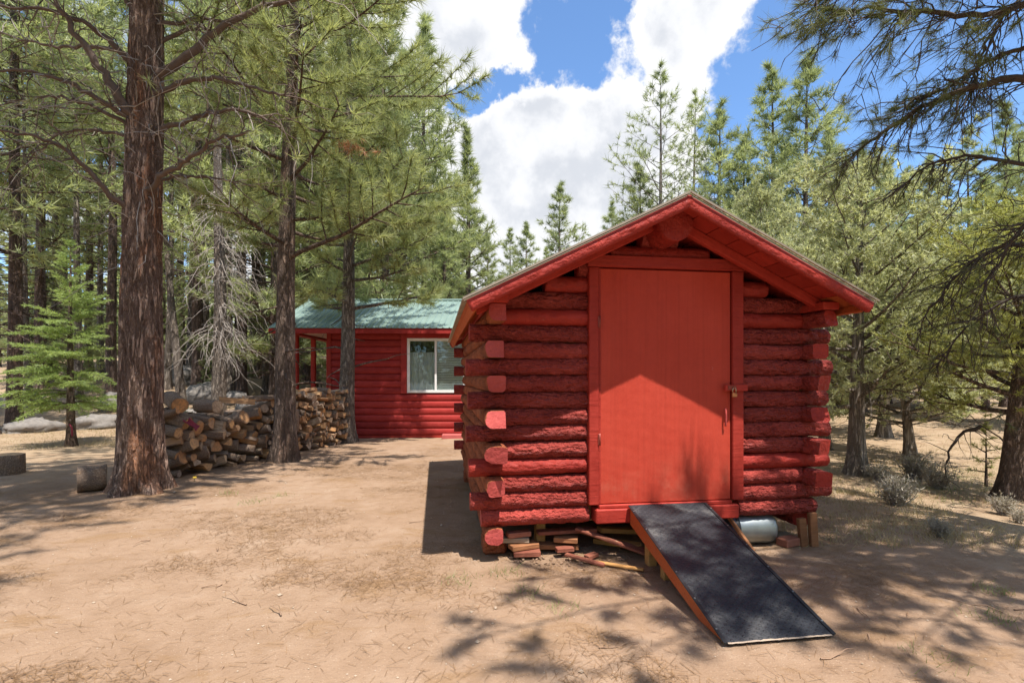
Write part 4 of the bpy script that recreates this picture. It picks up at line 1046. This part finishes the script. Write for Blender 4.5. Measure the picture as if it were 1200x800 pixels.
A, B, C_, D_, E_ = PROTO
FOREST = [
    (17, 14.6, -260, C_, 'stout dark trunked pine at the left edge, standing behind the young fir'),
    (-14, 13.2, -240, A, 'dark pine cut off by the left edge of the view'),
    (48, 21, -60, B, 'leafy pine between the stout edge trunk and the young fir'),
    (104, 25, 10, A, 'leafy pine rising directly behind the young fir top'),
    (131, 19.5, -120, C_, 'dark slim pine just left of the thick pine trunk'),
    (212, 30, 20, B, 'leafy pine seen just right of the thick pine trunk'),
    (232, 21, -60, E_, 'dark slender pine standing left of the grey dead snag'),
    (283, 19, -30, E_, 'slender pine standing just right of the grey dead snag'),
    (305, 24, -60, B, 'pine left of and behind the brown trunked pine by the woodpile'),
    (322, 18.5, -10, D_, 'pine half hidden behind the brown trunk at the woodpile'),
    (362, 23, -80, A, 'tall pine seen through the porch posts of the cabin'),
    (405, 26, -50, B, 'tall pine behind the left end of the green roof'),
    (450, 21.5, -20, D_, 'leafy pine behind the middle of the green roof'),
    (497, 24, 20, B, 'pine behind the cabin just above the window'),
    (548, 23.5, 150, SPIRE, 'dense pointed pine rising behind the cabin left of the white cloud'),
    (520, 19.5, 215, SPIRE, 'shorter dense pine in front of the pointed one behind the cabin'),
    (572, 27, 275, D_, 'low pine top right beside the dense pointed pine'),
    (598, 46, 268, E_, 'thin distant pine top just left of the isolated pine top'),
    (617, 40, 262, D_, 'dark small pine top between the thin top and the isolated one'),
    (656, 34, 216, D_, 'isolated small pine top against the white cloud left of the shed roof'),
    (640, 50, 290, B, 'very small pine top below the isolated one at the roof edge'),
    (717, 42, 240, D_, 'small pine top just above the left roof slope of the shed'),
    (750, 24, 195, D_, 'short bushy pine at the foot of the thin tall pine'),
    (777, 23, 74, THIN, 'thin tall pine with open boughs directly behind the shed ridge'),
    (812, 24, 108, THIN, 'second thin tall pine right of the shed ridge'),
    (843, 22, 124, D_, 'pine behind the right roof slope, third from the ridge'),
    (872, 22, 160, D_, 'shorter pine behind the right roof slope, before the tallest pair'),
    (905, 23, 80, D_, 'left one of the tallest pair of pines right of the shed'),
    (945, 21, 66, D_, 'right one of the tallest pair of pines right of the shed'),
    (972, 24, 150, D_, 'pine right behind the tallest pair, half hidden'),
    (1040, 24, 190, D_, 'pine behind the two junipers right of the shed'),
    (1088, 21, 185, D_, 'pine behind the dark bough tips right of the junipers'),
    (1135, 27, 150, A, 'tall pine seen through the overhanging dark twigs'),
    (1178, 22, 120, B, 'pine at the right edge behind the pinyon'),
    (1010, 20, 172, D_, 'pine whose top stands over the tall juniper crown'),
    (1060, 27, 200, D_, 'bushy pine between the junipers and the dark bough tips'),
    (1155, 20, 205, D_, 'bushy pine low behind the overhanging dark twigs'),
    (1195, 30, 170, D_, 'far bushy pine at the right edge above the pinyon'),
    (1215, 26, 100, C_, 'pine cut off by the right edge of the view'),
    (20, 31, -40, A, 'far pine behind the stout edge trunk'),
    (75, 34, -20, B, 'far pine glimpsed above the young fir'),
    (160, 33, -40, A, 'far pine hidden behind the thick pine trunk'),
    (258, 32, -30, A, 'far pine behind the grey dead snag'),
    (338, 33, -40, C_, 'far pine glimpsed behind the brown trunked pine'),
    (430, 36, 30, A, 'far pine high above the green roof'),
    (472, 33, 60, D_, 'far pine above the roof ridge over the window'),
]
tr, nd, _ = make_pine(18, 16, .115, 9.0, 1.5, 30, (14, .34, .03), .9, .7, tuft_step=.3, nsub=8, seg=9, dead=60, lean=(.25, .1)); POLE = (tr.mesh('trunk', M_BARK3), mesh_of(nd, M_PINEF), 16)
for q, px in enumerate((34, 62, 92, 118, 196, 222, 244, 268, 296, 312, 352, 372)):
    FOREST.append((px, 17.5 + (q * 5.3) % 9, -40 - (q * 37) % 90, POLE, f'slender pale pole pine in the left forest, {"first second third fourth fifth sixth seventh eighth ninth tenth eleventh twelfth".split()[q]} slender one from the left'))
rf = random.Random(7)
for (px, Y, tp, pr, lab) in FOREST: forest(px, Y, tp, pr, lab, rz=rf.uniform(0, 6.28))

# --- understory: young firs and pines in the shade of the forest
ru = random.Random(19)
ORD = 'first second third fourth fifth sixth seventh eighth ninth tenth eleventh twelfth thirteenth fourteenth fifteenth sixteenth'.split()
for lft, cnt, lo, hi in ((True, 16, -20, 480), (False, 8, 985, 1215)):
    for q in range(cnt):
        px = lo + (hi - lo) * (q + ru.uniform(.15, .85)) / cnt; Y = ru.uniform(18.5, 30)
        x = (px - 600) / F * Y; pr = D_ if ru.random() < .7 else SPIRE; hh = ru.uniform(3.4, 7.5)
        plant_tree('understory_pine', pr[0], pr[1], x, Y, f'young pine low among the {"left forest trunks" if lft else "trees beyond the right clearing"}, {ORD[q]} from the left', 'tree',
                   'young pines deep in the forest' if lft else 'young pines beyond the clearing', ru.uniform(0, 6.28), hh / pr[2], z=gzf(x, Y) - .05)

plant_tree('yard_pine', C_[0], C_[1], -4.55, 2.2, 'pine just outside the left edge, its crown throwing branch shadows on the yard', sc=.74, rz=.8, z=0)
# --- grey dead snag with hanging twigs, and a leaning dead stem
rs2 = np.random.default_rng(66); sx, sy = (256 - 600) / F * 14.9, 14.9
sn = empty('dead_snag', (sx, sy, gzf(sx, sy))); tag(sn, 'grey dead snag bristling with bare hanging twigs behind the woodpile', 'tree')
V, Q, axs, rads = trunk_geo(11, .20, seg=18, n=40, seed=6, rough=.05, pw=.5, zstop=9.5); MB().add(V, [Q], 0, True).build('trunk', M_BARK3, sn)
mb = MB()
for q in range(110):
    h = rs2.uniform(2.0, 6.8); az = rs2.uniform(-2.2, .9); L = rs2.uniform(.4, 1.5); TP = curve(rs2, axs(h), (math.cos(az), math.sin(az), rs2.normal(.1, .3)), L, 8, (0, 0, -.75), .25); mb.tube(TP, np.linspace(.013, .003, 8), 4, 0, caps=False)
    for k in range(4):
        i = rs2.integers(2, 8); mb.tube(curve(rs2, TP[i], unit(TP[i] - TP[i - 1]) + rs2.normal(size=3) * .7, L * .4, 5, (0, 0, -.5), .3), np.linspace(.007, .0025, 5), 3, 0, caps=False)
mb.build('twigs', M_TWIG, sn)['kind'] = 'stuff'
tr, nd, _ = make_pine(71, 9.5, .15, 7.5, .6, 6, (6, .2, .02), .3, dead=26, lean=(-.9, 0), seg=12)
x_ = (214 - 600) / F * 17; plant_tree('dead_snag', tr.mesh('trunk', M_BARK3), None, x_, 17, 'slim leaning dead stem between the thick pine and the grey snag')

# --- junipers, pinyon, sapling on the right
def make_juniper(seed, H, r0, crad, ntuft, mat_t, mat_n, stems=3, needle=(12, .10, .022), base=.25, spread=.9, tw=0):
    rng = np.random.default_rng(seed); V, Q, ax, rad = trunk_geo(H, r0, seg=20, n=30, seed=seed, rough=.12, flare=.6, flare_h=.25, lean=(rng.normal() * .2, 0)); tr = MB().add(V, [Q], 0, True); tub, tf = [], []
    n = 46
    for q in range(n):
        f = (q + rng.random()) / n; h = H * (base + (.97 - base) * f); az = q * 2.4 + rng.normal() * .4
        L = crad * (math.sin(math.pi * min(1, .22 + .80 * f)) ** .6 + .08) * rng.uniform(.55, 1.15)
        limb_fan(rng, tub, tf, ax(h), az, L, .25 + .5 * f + rng.normal() * .2, .20, max(.015, rad(h) * .4), nsub=11, sub_len=.5, start=.22, tuft_step=.10, flat=.5)
    for q in range(tw):
        h = rng.uniform(.15, .5) * H; az = rng.uniform(0, 6.28); tub.append((curve(rng, ax(h), (math.cos(az), math.sin(az), rng.normal(.1, .3)), rng.uniform(.4, 1.1) * crad, 6, (0, 0, -.15), .25), np.linspace(.014, .003, 6), 4))
    for P, r, s in tub: tr.tube(P, r, s, caps=False)
    P = np.array([t[0] for t in tf]); D = np.array([t[1] for t in tf]); P = np.repeat(P, 2, 0) + rng.normal(size=(len(P) * 2, 3)) * .05; D = np.repeat(D, 2, 0)
    return tr.mesh('trunk', mat_t), mesh_of(needles(rng, P, D, needle[0], needle[1], needle[2], spread), mat_n), H
J1 = make_juniper(81, 5.2, .135, 1.65, 0, M_JUNB, M_JUN, base=.20, tw=16)
J2 = make_juniper(82, 4.2, .095, 1.6, 0, M_JUNB, M_JUN, base=.16, tw=22)
PY = make_juniper(83, 4.0, .135, 1.45, 0, M_BARK2, M_PINYON, base=.30, needle=(16, .085, .012), tw=14)
def put(px, Y, proto, label, name, group=None, rz=0, sc=1.0):
    x = (px - 600) / F * Y; return plant_tree(name, proto[0], proto[1], x, Y, label, 'tree', group, rz, sc, z=gzf(x, Y) - .02)
GJ = 'junipers right of the shed'
put(1004, 8.4, J1, 'tall grey trunked juniper closest to the right side of the shed', 'juniper', GJ, 0.3)
put(1068, 10.3, J2, 'dark trunked juniper between the tall juniper and the pinyon', 'juniper', GJ, 1.9)
put(1183, 7.0, PY, 'yellow green pinyon with a stout trunk at the right edge', 'pinyon', None, 2.2, 1.0)
put(968, 11.5, J2, 'juniper close behind the right corner of the shed', 'juniper', GJ, 3.5, 1.1)
put(1035, 13.5, J1, 'juniper farther back between the two near junipers', 'juniper', GJ, 4.2, 1.05)
put(1120, 17.5, J2, 'far round juniper across the tan clearing', 'juniper', GJ, 5.2, 1.2)
put(1225, 15, J1, 'far juniper behind the pinyon at the right edge', 'juniper', GJ, .7, 1.2)
put(900, 15.0, J1, 'juniper hidden behind the shed, its top over the right roof slope', 'juniper', GJ, 2.7, 1.35)
put(860, 17.0, J2, 'greyish juniper top over the middle of the right roof slope', 'juniper', GJ, 1.2, 1.6)
tr, nd, _ = make_pine(91, 1.0, .018, .15, .28, 16, (14, .09, .006), 1, tuft_step=.07, nsub=5, seg=6)
x_ = (1156 - 600) / F * 7.9; plant_tree('pine_sapling', tr.mesh('trunk', M_BARK2), mesh_of(nd, M_PINYON), x_, 7.9, 'small bright pine sapling beside the pinyon trunk')
# a long bare limb bent down to the ground from the pinyon
mb = MB(); Pb = np.array([at(1150, 500, 7.2), at(1130, 505, 7.3), at(1113, 525, 7.35), at(1106, 560, 7.4)]); s = np.linspace(0, 3, 14); P = np.stack([np.interp(s, np.arange(4), Pb[:, a]) for a in range(3)], -1)
rb = np.random.default_rng(12); P += rb.normal(size=P.shape) * .012; mb.tube(P, np.linspace(.028, .01, 14), 6)
for q in range(12): mb.tube(curve(rb, P[rb.integers(3, 14)], rb.normal(size=3) + [0, 0, -.4], rb.uniform(.2, .5), 5, (0, 0, -.3), .25), np.linspace(.007, .002, 5), 4, caps=False)
o = mb.build('fallen_limb', M_DKLIMB); tag(o, 'bare crooked dead limb bending down to the ground before the sapling', 'limb')

# --- far wood that closes the view
rfw = np.random.default_rng(77); Vs, Fs, off = [], [], 0
for q in range(450):
    Y = rfw.uniform(48, 120); X = rfw.uniform(-1.25, 1.25) * Y
    if q >= 330:                                       # the same wood goes on round the yard, unseen, added to block low sky
        an = rfw.uniform(math.pi * .98, math.pi * 2.02); rr_ = rfw.uniform(20, 48); X, Y = rr_ * math.cos(an), rr_ * math.sin(an) - 2
    if Y < 10: h = rfw.uniform(13, 19)
    elif X < -.1 * Y: h = rfw.uniform(11, 17)
    elif X < .33 * Y: h = rfw.uniform(6, 10.0)
    else: h = rfw.uniform(8, 13)
    z0 = gzf(X, Y); n = 420; f = rfw.random(n) ** 1.25; a = rfw.uniform(0, 6.28, n); rr = h * .17 * (1 - f) * rfw.uniform(.45, 1, n) + .1
    c = np.stack([X + rr * np.cos(a), Y + rr * np.sin(a), z0 + h * (.06 + .94 * f)], -1); d = np.stack([np.cos(a), np.sin(a), rfw.normal(.15, .4, n)], -1)
    s = unit(np.cross(d, rfw.normal(size=d.shape))) * .22; V = np.stack([c - s, c + s, c + unit(d) * .75], 1).reshape(-1, 3); Vs.append(V); Fs.append(np.arange(n * 3).reshape(-1, 3) + off); off += n * 3
o = MB().add(np.concatenate(Vs), [np.concatenate(Fs)]).build('distant_forest', M_PINEF); tag(o, 'far off mass of conifers closing the view between the trees', kind='stuff')

# ------------------------------------------------------------------ firewood
def round_mesh(seed):
    rng = np.random.default_rng(seed); seg = 16; th = np.linspace(0, 2 * np.pi, seg, endpoint=False); k = 1 + .09 * (fbm(np.stack([np.cos(th) * 1.3 + seed, np.sin(th) * 1.3, th * 0], -1), 2) - .5) * 3
    xs = [-.5, -.48, -.2, .15, .48, .5]; V = []
    for x in xs:
        e = .96 if abs(x) > .49 else 1.0; V += [[x + (rng.normal() * .012 if abs(x) > .45 else 0), math.cos(t) * kk * e, math.sin(t) * kk * e] for t, kk in zip(th, k * (1 + rng.normal(size=seg) * .025))]
    V = np.array(V); n = len(xs); i = np.arange(n - 1)[:, None] * seg; j = np.arange(seg)[None, :]; q = (j + 1) % seg
    Q = np.stack([i + j, i + q, i + seg + q, i + seg + j], -1).reshape(-1, 4); mb = MB().add(V, [Q], 0, True); a = np.arange(seg)
    mb.f.append((np.array([a[::-1]]), 1, False)); mb.f.append((np.array([a + (n - 1) * seg]), 1, False)); return mb.mesh('firewood_round', [M_FBARK, M_CUT])


def split_mesh(seed):
    rng = np.random.default_rng(seed); w_ = rng.uniform(1.0, 2.0); a0 = rng.uniform(0, 6.28); arc = np.linspace(-w_ / 2, w_ / 2, 6)
    pts = [[math.cos(a) * 1.15 - .35, math.sin(a) * 1.15] for a in arc] + [[-.85 + rng.normal() * .08, .22 + rng.normal() * .12], [-.85 + rng.normal() * .08, -.22 + rng.normal() * .12]]
    pts = np.array(pts) @ np.array([[math.cos(a0), -math.sin(a0)], [math.sin(a0), math.cos(a0)]]); n = len(pts)
    V = np.array([[x, *(p * (1 + rng.normal() * .03))] for x in (-.5, 0, .5) for p in pts]); mb = MB(); mb.add(V, [])
    for s in (0, n):
        for i in range(n):
            j = (i + 1) % n; mb.f.append((np.array([[s + i, s + j, s + n + j, s + n + i]]), 0 if i < 5 else 1, False))
    mb.f.append((np.array([np.arange(n)[::-1]]), 1, False)); mb.f.append((np.array([np.arange(n) + 2 * n]), 1, False)); return mb.mesh('split_firewood', [M_FBARK, M_CUT])
ROUNDS = [round_mesh(i) for i in range(6)]; SPLITS = [split_mesh(i + 20) for i in range(9)]
PA = np.array([-4.93, 7.45]); PD = unit(np.array([.296, .955])); PN = np.array([PD[1], -PD[0]])
rw = np.random.default_rng(40)
def pack(t0, t1, topf, rad_f, n_max):
    done = []
    for q in range(n_max):
        r = rad_f(); ts = rw.uniform(t0 + r, t1 - r, 90); zs = np.full(90, r)
        for (a, z, s) in done:
            dt = np.abs(ts - a); m = dt < r + s; zs[m] = np.maximum(zs[m], z + np.sqrt(np.maximum((r + s) ** 2 - dt[m] ** 2, 0)) * .96)
        sc_ = zs + r - np.array([topf(t) for t in ts]); i = int(np.argmin(zs + rw.random(90) * .02))
        if sc_[i] > 0.03:
            i = int(np.argmin(sc_))
            if sc_[i] > .03: continue
        done.append((ts[i], zs[i], r))
    return done
near = pack(0, 2.05, lambda t: 1.02 - .18 * math.sin(t * 1.6), lambda: rw.choice([.058, .07, .08, .09, .105, .12]), 150)
far = pack(2.12, 4.35, lambda t: 1.12 + .12 * math.sin((t - 2.1) * 1.3), lambda: rw.uniform(.055, .088), 260)


def ordw(n): return {1: 'first', 2: 'second', 3: 'third'}.get(n, f'{n}th')
def stack(logs, where, ref, split_p, group):
    rows = {}
    for (t, z, r) in logs: rows.setdefault(int(z / .16), []).append((t, z, r))
    for row, items in sorted(rows.items()):
        for k, (t, z, r) in enumerate(sorted(items)):
            sp_ = rw.random() < split_p; me = SPLITS[rw.integers(9)] if sp_ else ROUNDS[rw.integers(6)]
            o = link('split_firewood' if sp_ else 'firewood_round', me); L = rw.uniform(.36, .48); p = PA + PD * t + PN * (-.25 + rw.normal() * .03)
            o.location = (p[0], p[1], z); o.scale = (L, r, r); yaw = math.atan2(PN[1], PN[0])
            o.rotation_mode = 'ZYX'; o.rotation_euler = (rw.uniform(0, 6.28), rw.normal() * .05, yaw + rw.normal() * .08 + (math.pi if rw.random() < .5 else 0))
            lvl = 'ground course' if row == 0 else f'{ordw(row + 1)} course up'
            tag(o, f"{'split' if sp_ else 'round'} log, {lvl} of the {where} stack, {ordw(k + 1)} from {ref}", 'firewood', group)
stack(near, 'near', 'the thick pine', .40, 'firewood in the near stack')
stack(far, 'far', 'the brown pine', .85, 'firewood in the far stack')
# a second file of logs behind, so that no light shows through
back = pack(0, 4.35, lambda t: .86 + .05 * t, lambda: rw.uniform(.10, .14), 120)
mbk = MB()
for (t, z, r) in back:
    p = PA + PD * t + PN * -.75; d_ = np.array([PN[0], PN[1], 0]) * .2; c_ = np.array([p[0], p[1], z]); mbk.tube([c_ - d_, c_ + d_], r, 10, 0)
o = mbk.build('rear_firewood', M_FBARK); tag(o, 'rear file of firewood hidden behind the stacked front faces', kind='stuff')
def loose(name, me, loc, scale, rot, label, grp=None, cat='log'):
    o = link(name, me); o.location = loc; o.scale = scale; o.rotation_euler = rot; tag(o, label, cat, grp); return o
def up(t, n_, z): p = PA + PD * t + PN * n_; return (p[0], p[1], z)
loose('firewood_round', ROUNDS[1], up(.20, -.22, 1.12), (.42, .12, .12), (0, .25, R(-38)), 'big dark barked round lying on top of the near stack by the thick pine')
loose('firewood_round', ROUNDS[2], up(.78, -.22, 1.02), (.42, .11, .11), (1, 0, R(-20)), 'orange faced round lying loose on the near stack')
loose('split_firewood', SPLITS[3], up(1.75, -.1, 1.10), (.62, .07, .07), (0, 0, R(60)), 'orange split slab lying across the top of the near stack')
loose('split_firewood', SPLITS[5], up(1.35, -.2, 1.08), (.55, .06, .06), (1, .1, R(30)), 'pale split stick lying loose on the near stack middle')
loose('firewood_round', ROUNDS[4], up(2.32, .02, .66), (.40, .19, .19), (0, R(90), .3), 'broad bark faced block standing in the gap beside the brown pine')
c_ = (110 - 600) / F * 6.75
loose('log_round', ROUNDS[0], (c_ - .02, 6.75, .165), (.30, .19, .17), (.4, 0, R(38)), 'thick bark covered log section lying left of the thick pine base')
loose('cut_stump', ROUNDS[3], ((8 - 600) / F * 7.9, 7.9, .12), (.36, .21, .21), (0, R(90), .4), 'short cut stump standing on the shaded dirt at the left edge', None, 'stump')
# crimson cloth caught in the stack
rc = np.random.default_rng(2); n = 14; g = np.linspace(0, 1, n); GX, GY = np.meshgrid(g, g); zz = fbm(vec3(GX.ravel() * 4, GY.ravel() * 4, 2), 3) * .10
V = np.stack([GX.ravel() * .20 - .10, GY.ravel() * .12 - .06, zz - GX.ravel() * .10], -1); i = np.arange(n - 1)[:, None] * n; j = np.arange(n - 1)[None, :]
o = MB().add(V, [np.stack([i + j, i + j + 1, i + n + j + 1, i + n + j], -1).reshape(-1, 4)], 0, True).build('cloth', M_REDCLOTH); o.location = up(.28, .02, .80); o.rotation_euler = (.5, .3, .2)
tag(o, 'crumpled crimson cloth caught between logs of the near stack', 'cloth')
# yellow tool half hidden behind the thick pine
yt = empty('yellow_tool', ((160 - 600) / F * 9.0, 9.0, 0)); tag(yt, 'small yellow tool with a dark bar, half hidden behind the thick pine', 'tool')
MB().bevbox((-.10, -.08, .28), (.16, .08, .52), .03).build('body', M_YELLOW, yt); MB().bevbox((-.14, -.05, .36), (-.101, .05, .46), .01).build('cap', M_WHITE, yt)
mb = MB(); mb.tube([[-.28, 0, .62], [.2, 0, .60]], .012, 6); mb.build('bar', M_DARKBAND, yt); MB().bevbox((-.08, -.06, -.01), (.14, .06, .285), .01).build('base', M_DARKBAND, yt)
mb = MB()
for a in range(5): mb.tube([[0, 0, .045], [.022 * math.cos(a * 1.26), .022 * math.sin(a * 1.26), .055]], [.006, .012], 6)
fl = empty('yellow_flower', ((228 - 600) / F * 7.35, 7.35, 0)); tag(fl, 'tiny yellow flower at the foot of the near firewood stack', 'flower'); mb.build('petals', M_YELLOW, fl)
MB().tube([[0, 0, -.01], [0, 0, .045]], .004, 5).build('stem', M_GRASSG, fl)

# ------------------------------------------------------------------ rocks, shrubs, litter
def rock(px, Y, sx_, sy_, sz_, seed, label):
    n, m = 22, 14; th = np.linspace(0, 2 * np.pi, n, endpoint=False); ph = np.linspace(-1.5, 1.55, m); P, T = np.meshgrid(ph, th, indexing='ij')
    d = np.stack([np.cos(P) * np.cos(T), np.cos(P) * np.sin(T), np.sin(P)], -1).reshape(-1, 3)
    k = .45 + 1.05 * fbm(d * 1.9 + seed * 5, 4) + .35 * np.abs(fbm(d * 5 + seed, 2) - .5); V = np.round(d * k[:, None] * 7) / 7 * .35 + d * k[:, None] * .65
    i = np.arange(m - 1)[:, None] * n; j = np.arange(n)[None, :]; q = (j + 1) % n; Q = np.stack([i + j, i + q, i + n + q, i + n + j], -1).reshape(-1, 4)
    mb = MB().add(V * [sx_, sy_, sz_], [Q], 0, True); mb.f.append((np.array([np.arange(n) + (m - 1) * n]), 0, False)); x = (px - 600) / F * Y
    o = mb.build('rock', M_ROCK); o.location = (x, Y, gzf(x, Y) + sz_ * .2); o.rotation_euler = (0, 0, seed); tag(o, label, 'rock', 'grey rocks among the trees')
for a in [(42, 14.0, .70, .5, .26, 1, 'low grey rock slab left of the young fir trunk'), (118, 15.0, .8, .6, .30, 2, 'broad grey rock behind the young fir boughs'), (205, 15.8, .5, .4, .34, 3, 'grey rock just right of the thick pine trunk'),
          (232, 15.5, .55, .45, .35, 4, 'grey rock left of the dead snag foot'), (240, 19, .75, .6, .5, 5, 'larger grey boulder up the slope left of the snag'), (276, 18.5, .5, .4, .35, 6, 'grey boulder up the slope right of the snag'),
          (300, 17, .6, .45, .36, 7, 'grey rock behind the middle of the firewood'), (140, 17.5, .7, .5, .45, 8, 'grey boulder up the slope left of the thick pine'), (210, 22, .9, .6, .6, 9, 'high grey boulder between the thick pine and the leaning stem'), (25, 18, .6, .5, .4, 10, 'grey boulder behind the stout edge trunk')]: rock(*a)


def sage(px, Y, s, seed, label, mat=M_SAGE, nst=90):
    rng = np.random.default_rng(seed); mb = MB(); P_, D_ = [], []
    for q in range(nst):
        az = rng.uniform(0, 6.28); d = np.array([math.cos(az) * rng.uniform(.15, 1.1), math.sin(az) * rng.uniform(.15, 1.1), 1.0]); P = curve(rng, rng.normal(size=3) * [.08, .08, 0] * s, d, s * rng.uniform(.4, .85), 5, (0, 0, .1), .25); mb.tube(P, np.linspace(.006, .0018, 5) * (s / .4), 3, caps=False)
        for h in range(5): i = rng.integers(2, 5); P_.append(P[i] + rng.normal(size=3) * .02); D_.append(unit(P[i] - P[i - 1]) + rng.normal(size=3) * .4)
    x = (px - 600) / F * Y; o = empty('sagebrush', (x, Y, gzf(x, Y))); tag(o, label, 'shrub', 'sagebrush on the right'); mb.build('stems', M_TWIG, o)
    link('foliage', mesh_of(needles(rng, np.array(P_), np.array(D_), 6, .05 * s / .4, .009 * s / .4, .6), mat, 'foliage'), o)
sage(1050, 6.15, .42, 1, 'grey sagebrush alone on the dirt right of the shed'); sage(1072, 8.3, .50, 2, 'pale sagebrush at the foot of the dark trunked juniper'); sage(1100, 7.5, .42, 3, 'pale sagebrush clump before the bent dead limb')
sage(1175, 6.0, .26, 4, 'low grey sagebrush before the pinyon trunk'); sage(1102, 4.9, .20, 5, 'tiny dry sagebrush in the dappled shade'); sage(1030, 8.0, .32, 6, 'small sagebrush between the tall juniper and its neighbour'); sage(1195, 5.6, .2, 8, 'smallest sagebrush at the right edge', nst=50)


def blades(name, rng, xy, hgt, wd, mat, lean=.5, label=''):
    n = len(xy); x, y = xy[:, 0], xy[:, 1]; z = gz(x, y); b = np.stack([x, y, z - .005], -1); d = unit(np.stack([rng.normal(0, lean, n), rng.normal(0, lean, n), np.ones(n)], -1)); h = (hgt * rng.uniform(.4, 1.2, n))[:, None]
    s = unit(np.cross(d, rng.normal(size=d.shape))) * wd * .5; V = np.stack([b - s, b + s, b + d * h + np.stack([rng.normal(0, .3, n), rng.normal(0, .3, n), np.zeros(n)], -1) * h], 1).reshape(-1, 3)
    o = MB().add(V, [np.arange(n * 3).reshape(-1, 3)]).build(name, mat); tag(o, label, kind='stuff'); return o
rg = np.random.default_rng(91)
def clump(n, cl, xr, yr, sd=.12):
    c = np.stack([rg.uniform(*xr, cl), rg.uniform(*yr, cl)], -1); return c[rg.integers(0, cl, n)] + rg.normal(size=(n, 2)) * sd
blades('dry_grass', rg, np.concatenate([clump(16000, 420, (3.6, 16), (6.2, 20), .16), clump(9000, 260, (-14, -5.5), (10.5, 17), .2), clump(5000, 160, (2.6, 5), (4.6, 7), .10)]), .12, .006, M_GRASSD, .6, 'dry yellow grass thinning out from the trees')
gp = np.array([[.30, 3.30], [-.37, 3.75], [-.05, 3.9], [.10, 3.55], [-3.1, 6.1], [-3.6, 6.5], [-2.9, 6.4], [3.0, 3.2], [3.4, 3.6], [4.3, 6.8], [4.9, 7.0], [5.7, 7.4], [2.2, 2.7], [3.9, 7.2]]); gi = rg.integers(0, len(gp), 900)
blades('grass_tufts', rg, np.concatenate([gp[gi] + rg.normal(size=(900, 2)) * .07, clump(5000, 60, (3.8, 9), (6.6, 9.5), .2)]), .08, .004, M_GRASSG, .5, 'sparse green grass blades on the dirt')
# fallen needles: thin strips lying on the dirt, thick in drifts
n = 260000; X = rg.uniform(-7, 6.5, n); Y = 1.9 + rg.random(n) ** 1.6 * 9; dn = fbm(vec3(X * .8 + 4, Y * 1.3, 1.5), 4); keep = rg.random(n) < np.clip((dn - .46) * 7, .05, 1); X, Y = X[keep], Y[keep]; n = len(X)
a = rg.uniform(0, np.pi, n) + fbm(vec3(X * 2, Y * 2), 2) * 3; L = rg.uniform(.02, .055, n); wd = .0010
zb = gz(X, Y) + (fbm(vec3(X * .9, Y * .9), 3) - .5) * .05 + (fbm(vec3(X * 5, Y * 5, 3.3), 3) - .5) * .022 * np.exp(-Y / 14) + rg.uniform(.004, .012, n)
d = np.stack([np.cos(a), np.sin(a), rg.normal(0, .07, n)], -1); s = np.stack([-np.sin(a), np.cos(a), np.zeros(n)], -1) * wd; c = np.stack([X, Y, zb], -1)
V = np.stack([c - d * L[:, None] - s, c - d * L[:, None] + s, c + d * L[:, None] + s, c + d * L[:, None] - s], 1).reshape(-1, 3)
o = MB().add(V, [np.arange(n * 4).reshape(-1, 4)]).build('needle_litter', M_LITTER); tag(o, 'fallen brown pine needles drifted over the dirt', kind='stuff')
def surf(x, y): x = np.atleast_1d(np.asarray(x, float)); y = np.atleast_1d(np.asarray(y, float)); return gz(x, y) + (fbm(vec3(x * .9, y * .9), 3) - .5) * .05 + (fbm(vec3(x * 5, y * 5, 3.3), 3) - .5) * .022 * np.exp(-y / 14)
mb = MB(); ico = np.array([[1, 0, 0], [-1, 0, 0], [0, 1, 0], [0, -1, 0], [0, 0, 1], [0, 0, -1]], float); it = np.array([[0, 2, 4], [2, 1, 4], [1, 3, 4], [3, 0, 4], [2, 0, 5], [1, 2, 5], [3, 1, 5], [0, 3, 5]])
n = 1500; X = rg.uniform(-6, 5.5, n); Y = 1.9 + rg.random(n) ** 1.5 * 8; Z = surf(X, Y); sz_ = rg.uniform(.003, .010, n) * (1 + 1.2 * (rg.random(n) > .96))
V = (ico[None] * rg.uniform(.6, 1.3, (n, 6, 1)) * sz_[:, None, None] * [1, 1, .6] + np.stack([X, Y, Z + sz_ * .3], -1)[:, None]).reshape(-1, 3); Fp = (it[None] + 6 * np.arange(n)[:, None, None]).reshape(-1, 3)
o = MB().add(V, [Fp]).build('pebbles', M_PEBBLE); tag(o, 'pale pebbles and chips scattered over the dirt', kind='stuff')
mb = MB()
for q in range(90):
    x, y = rg.uniform(-6.5, 5.5), 2.0 + rg.random() ** 1.3 * 8; z = surf(x, y)[0]; L = rg.uniform(.05, .32); mb.tube(curve(rg, (x, y, z + .008), (math.cos(q * 2.1), math.sin(q * 2.1), 0.0), L, 5, (0, 0, 0), .18) * [1, 1, 1], np.linspace(.005, .002, 5), 4, caps=False)
o = mb.build('twig_litter', M_STICK); tag(o, 'small fallen twigs scattered over the dirt', kind='stuff')
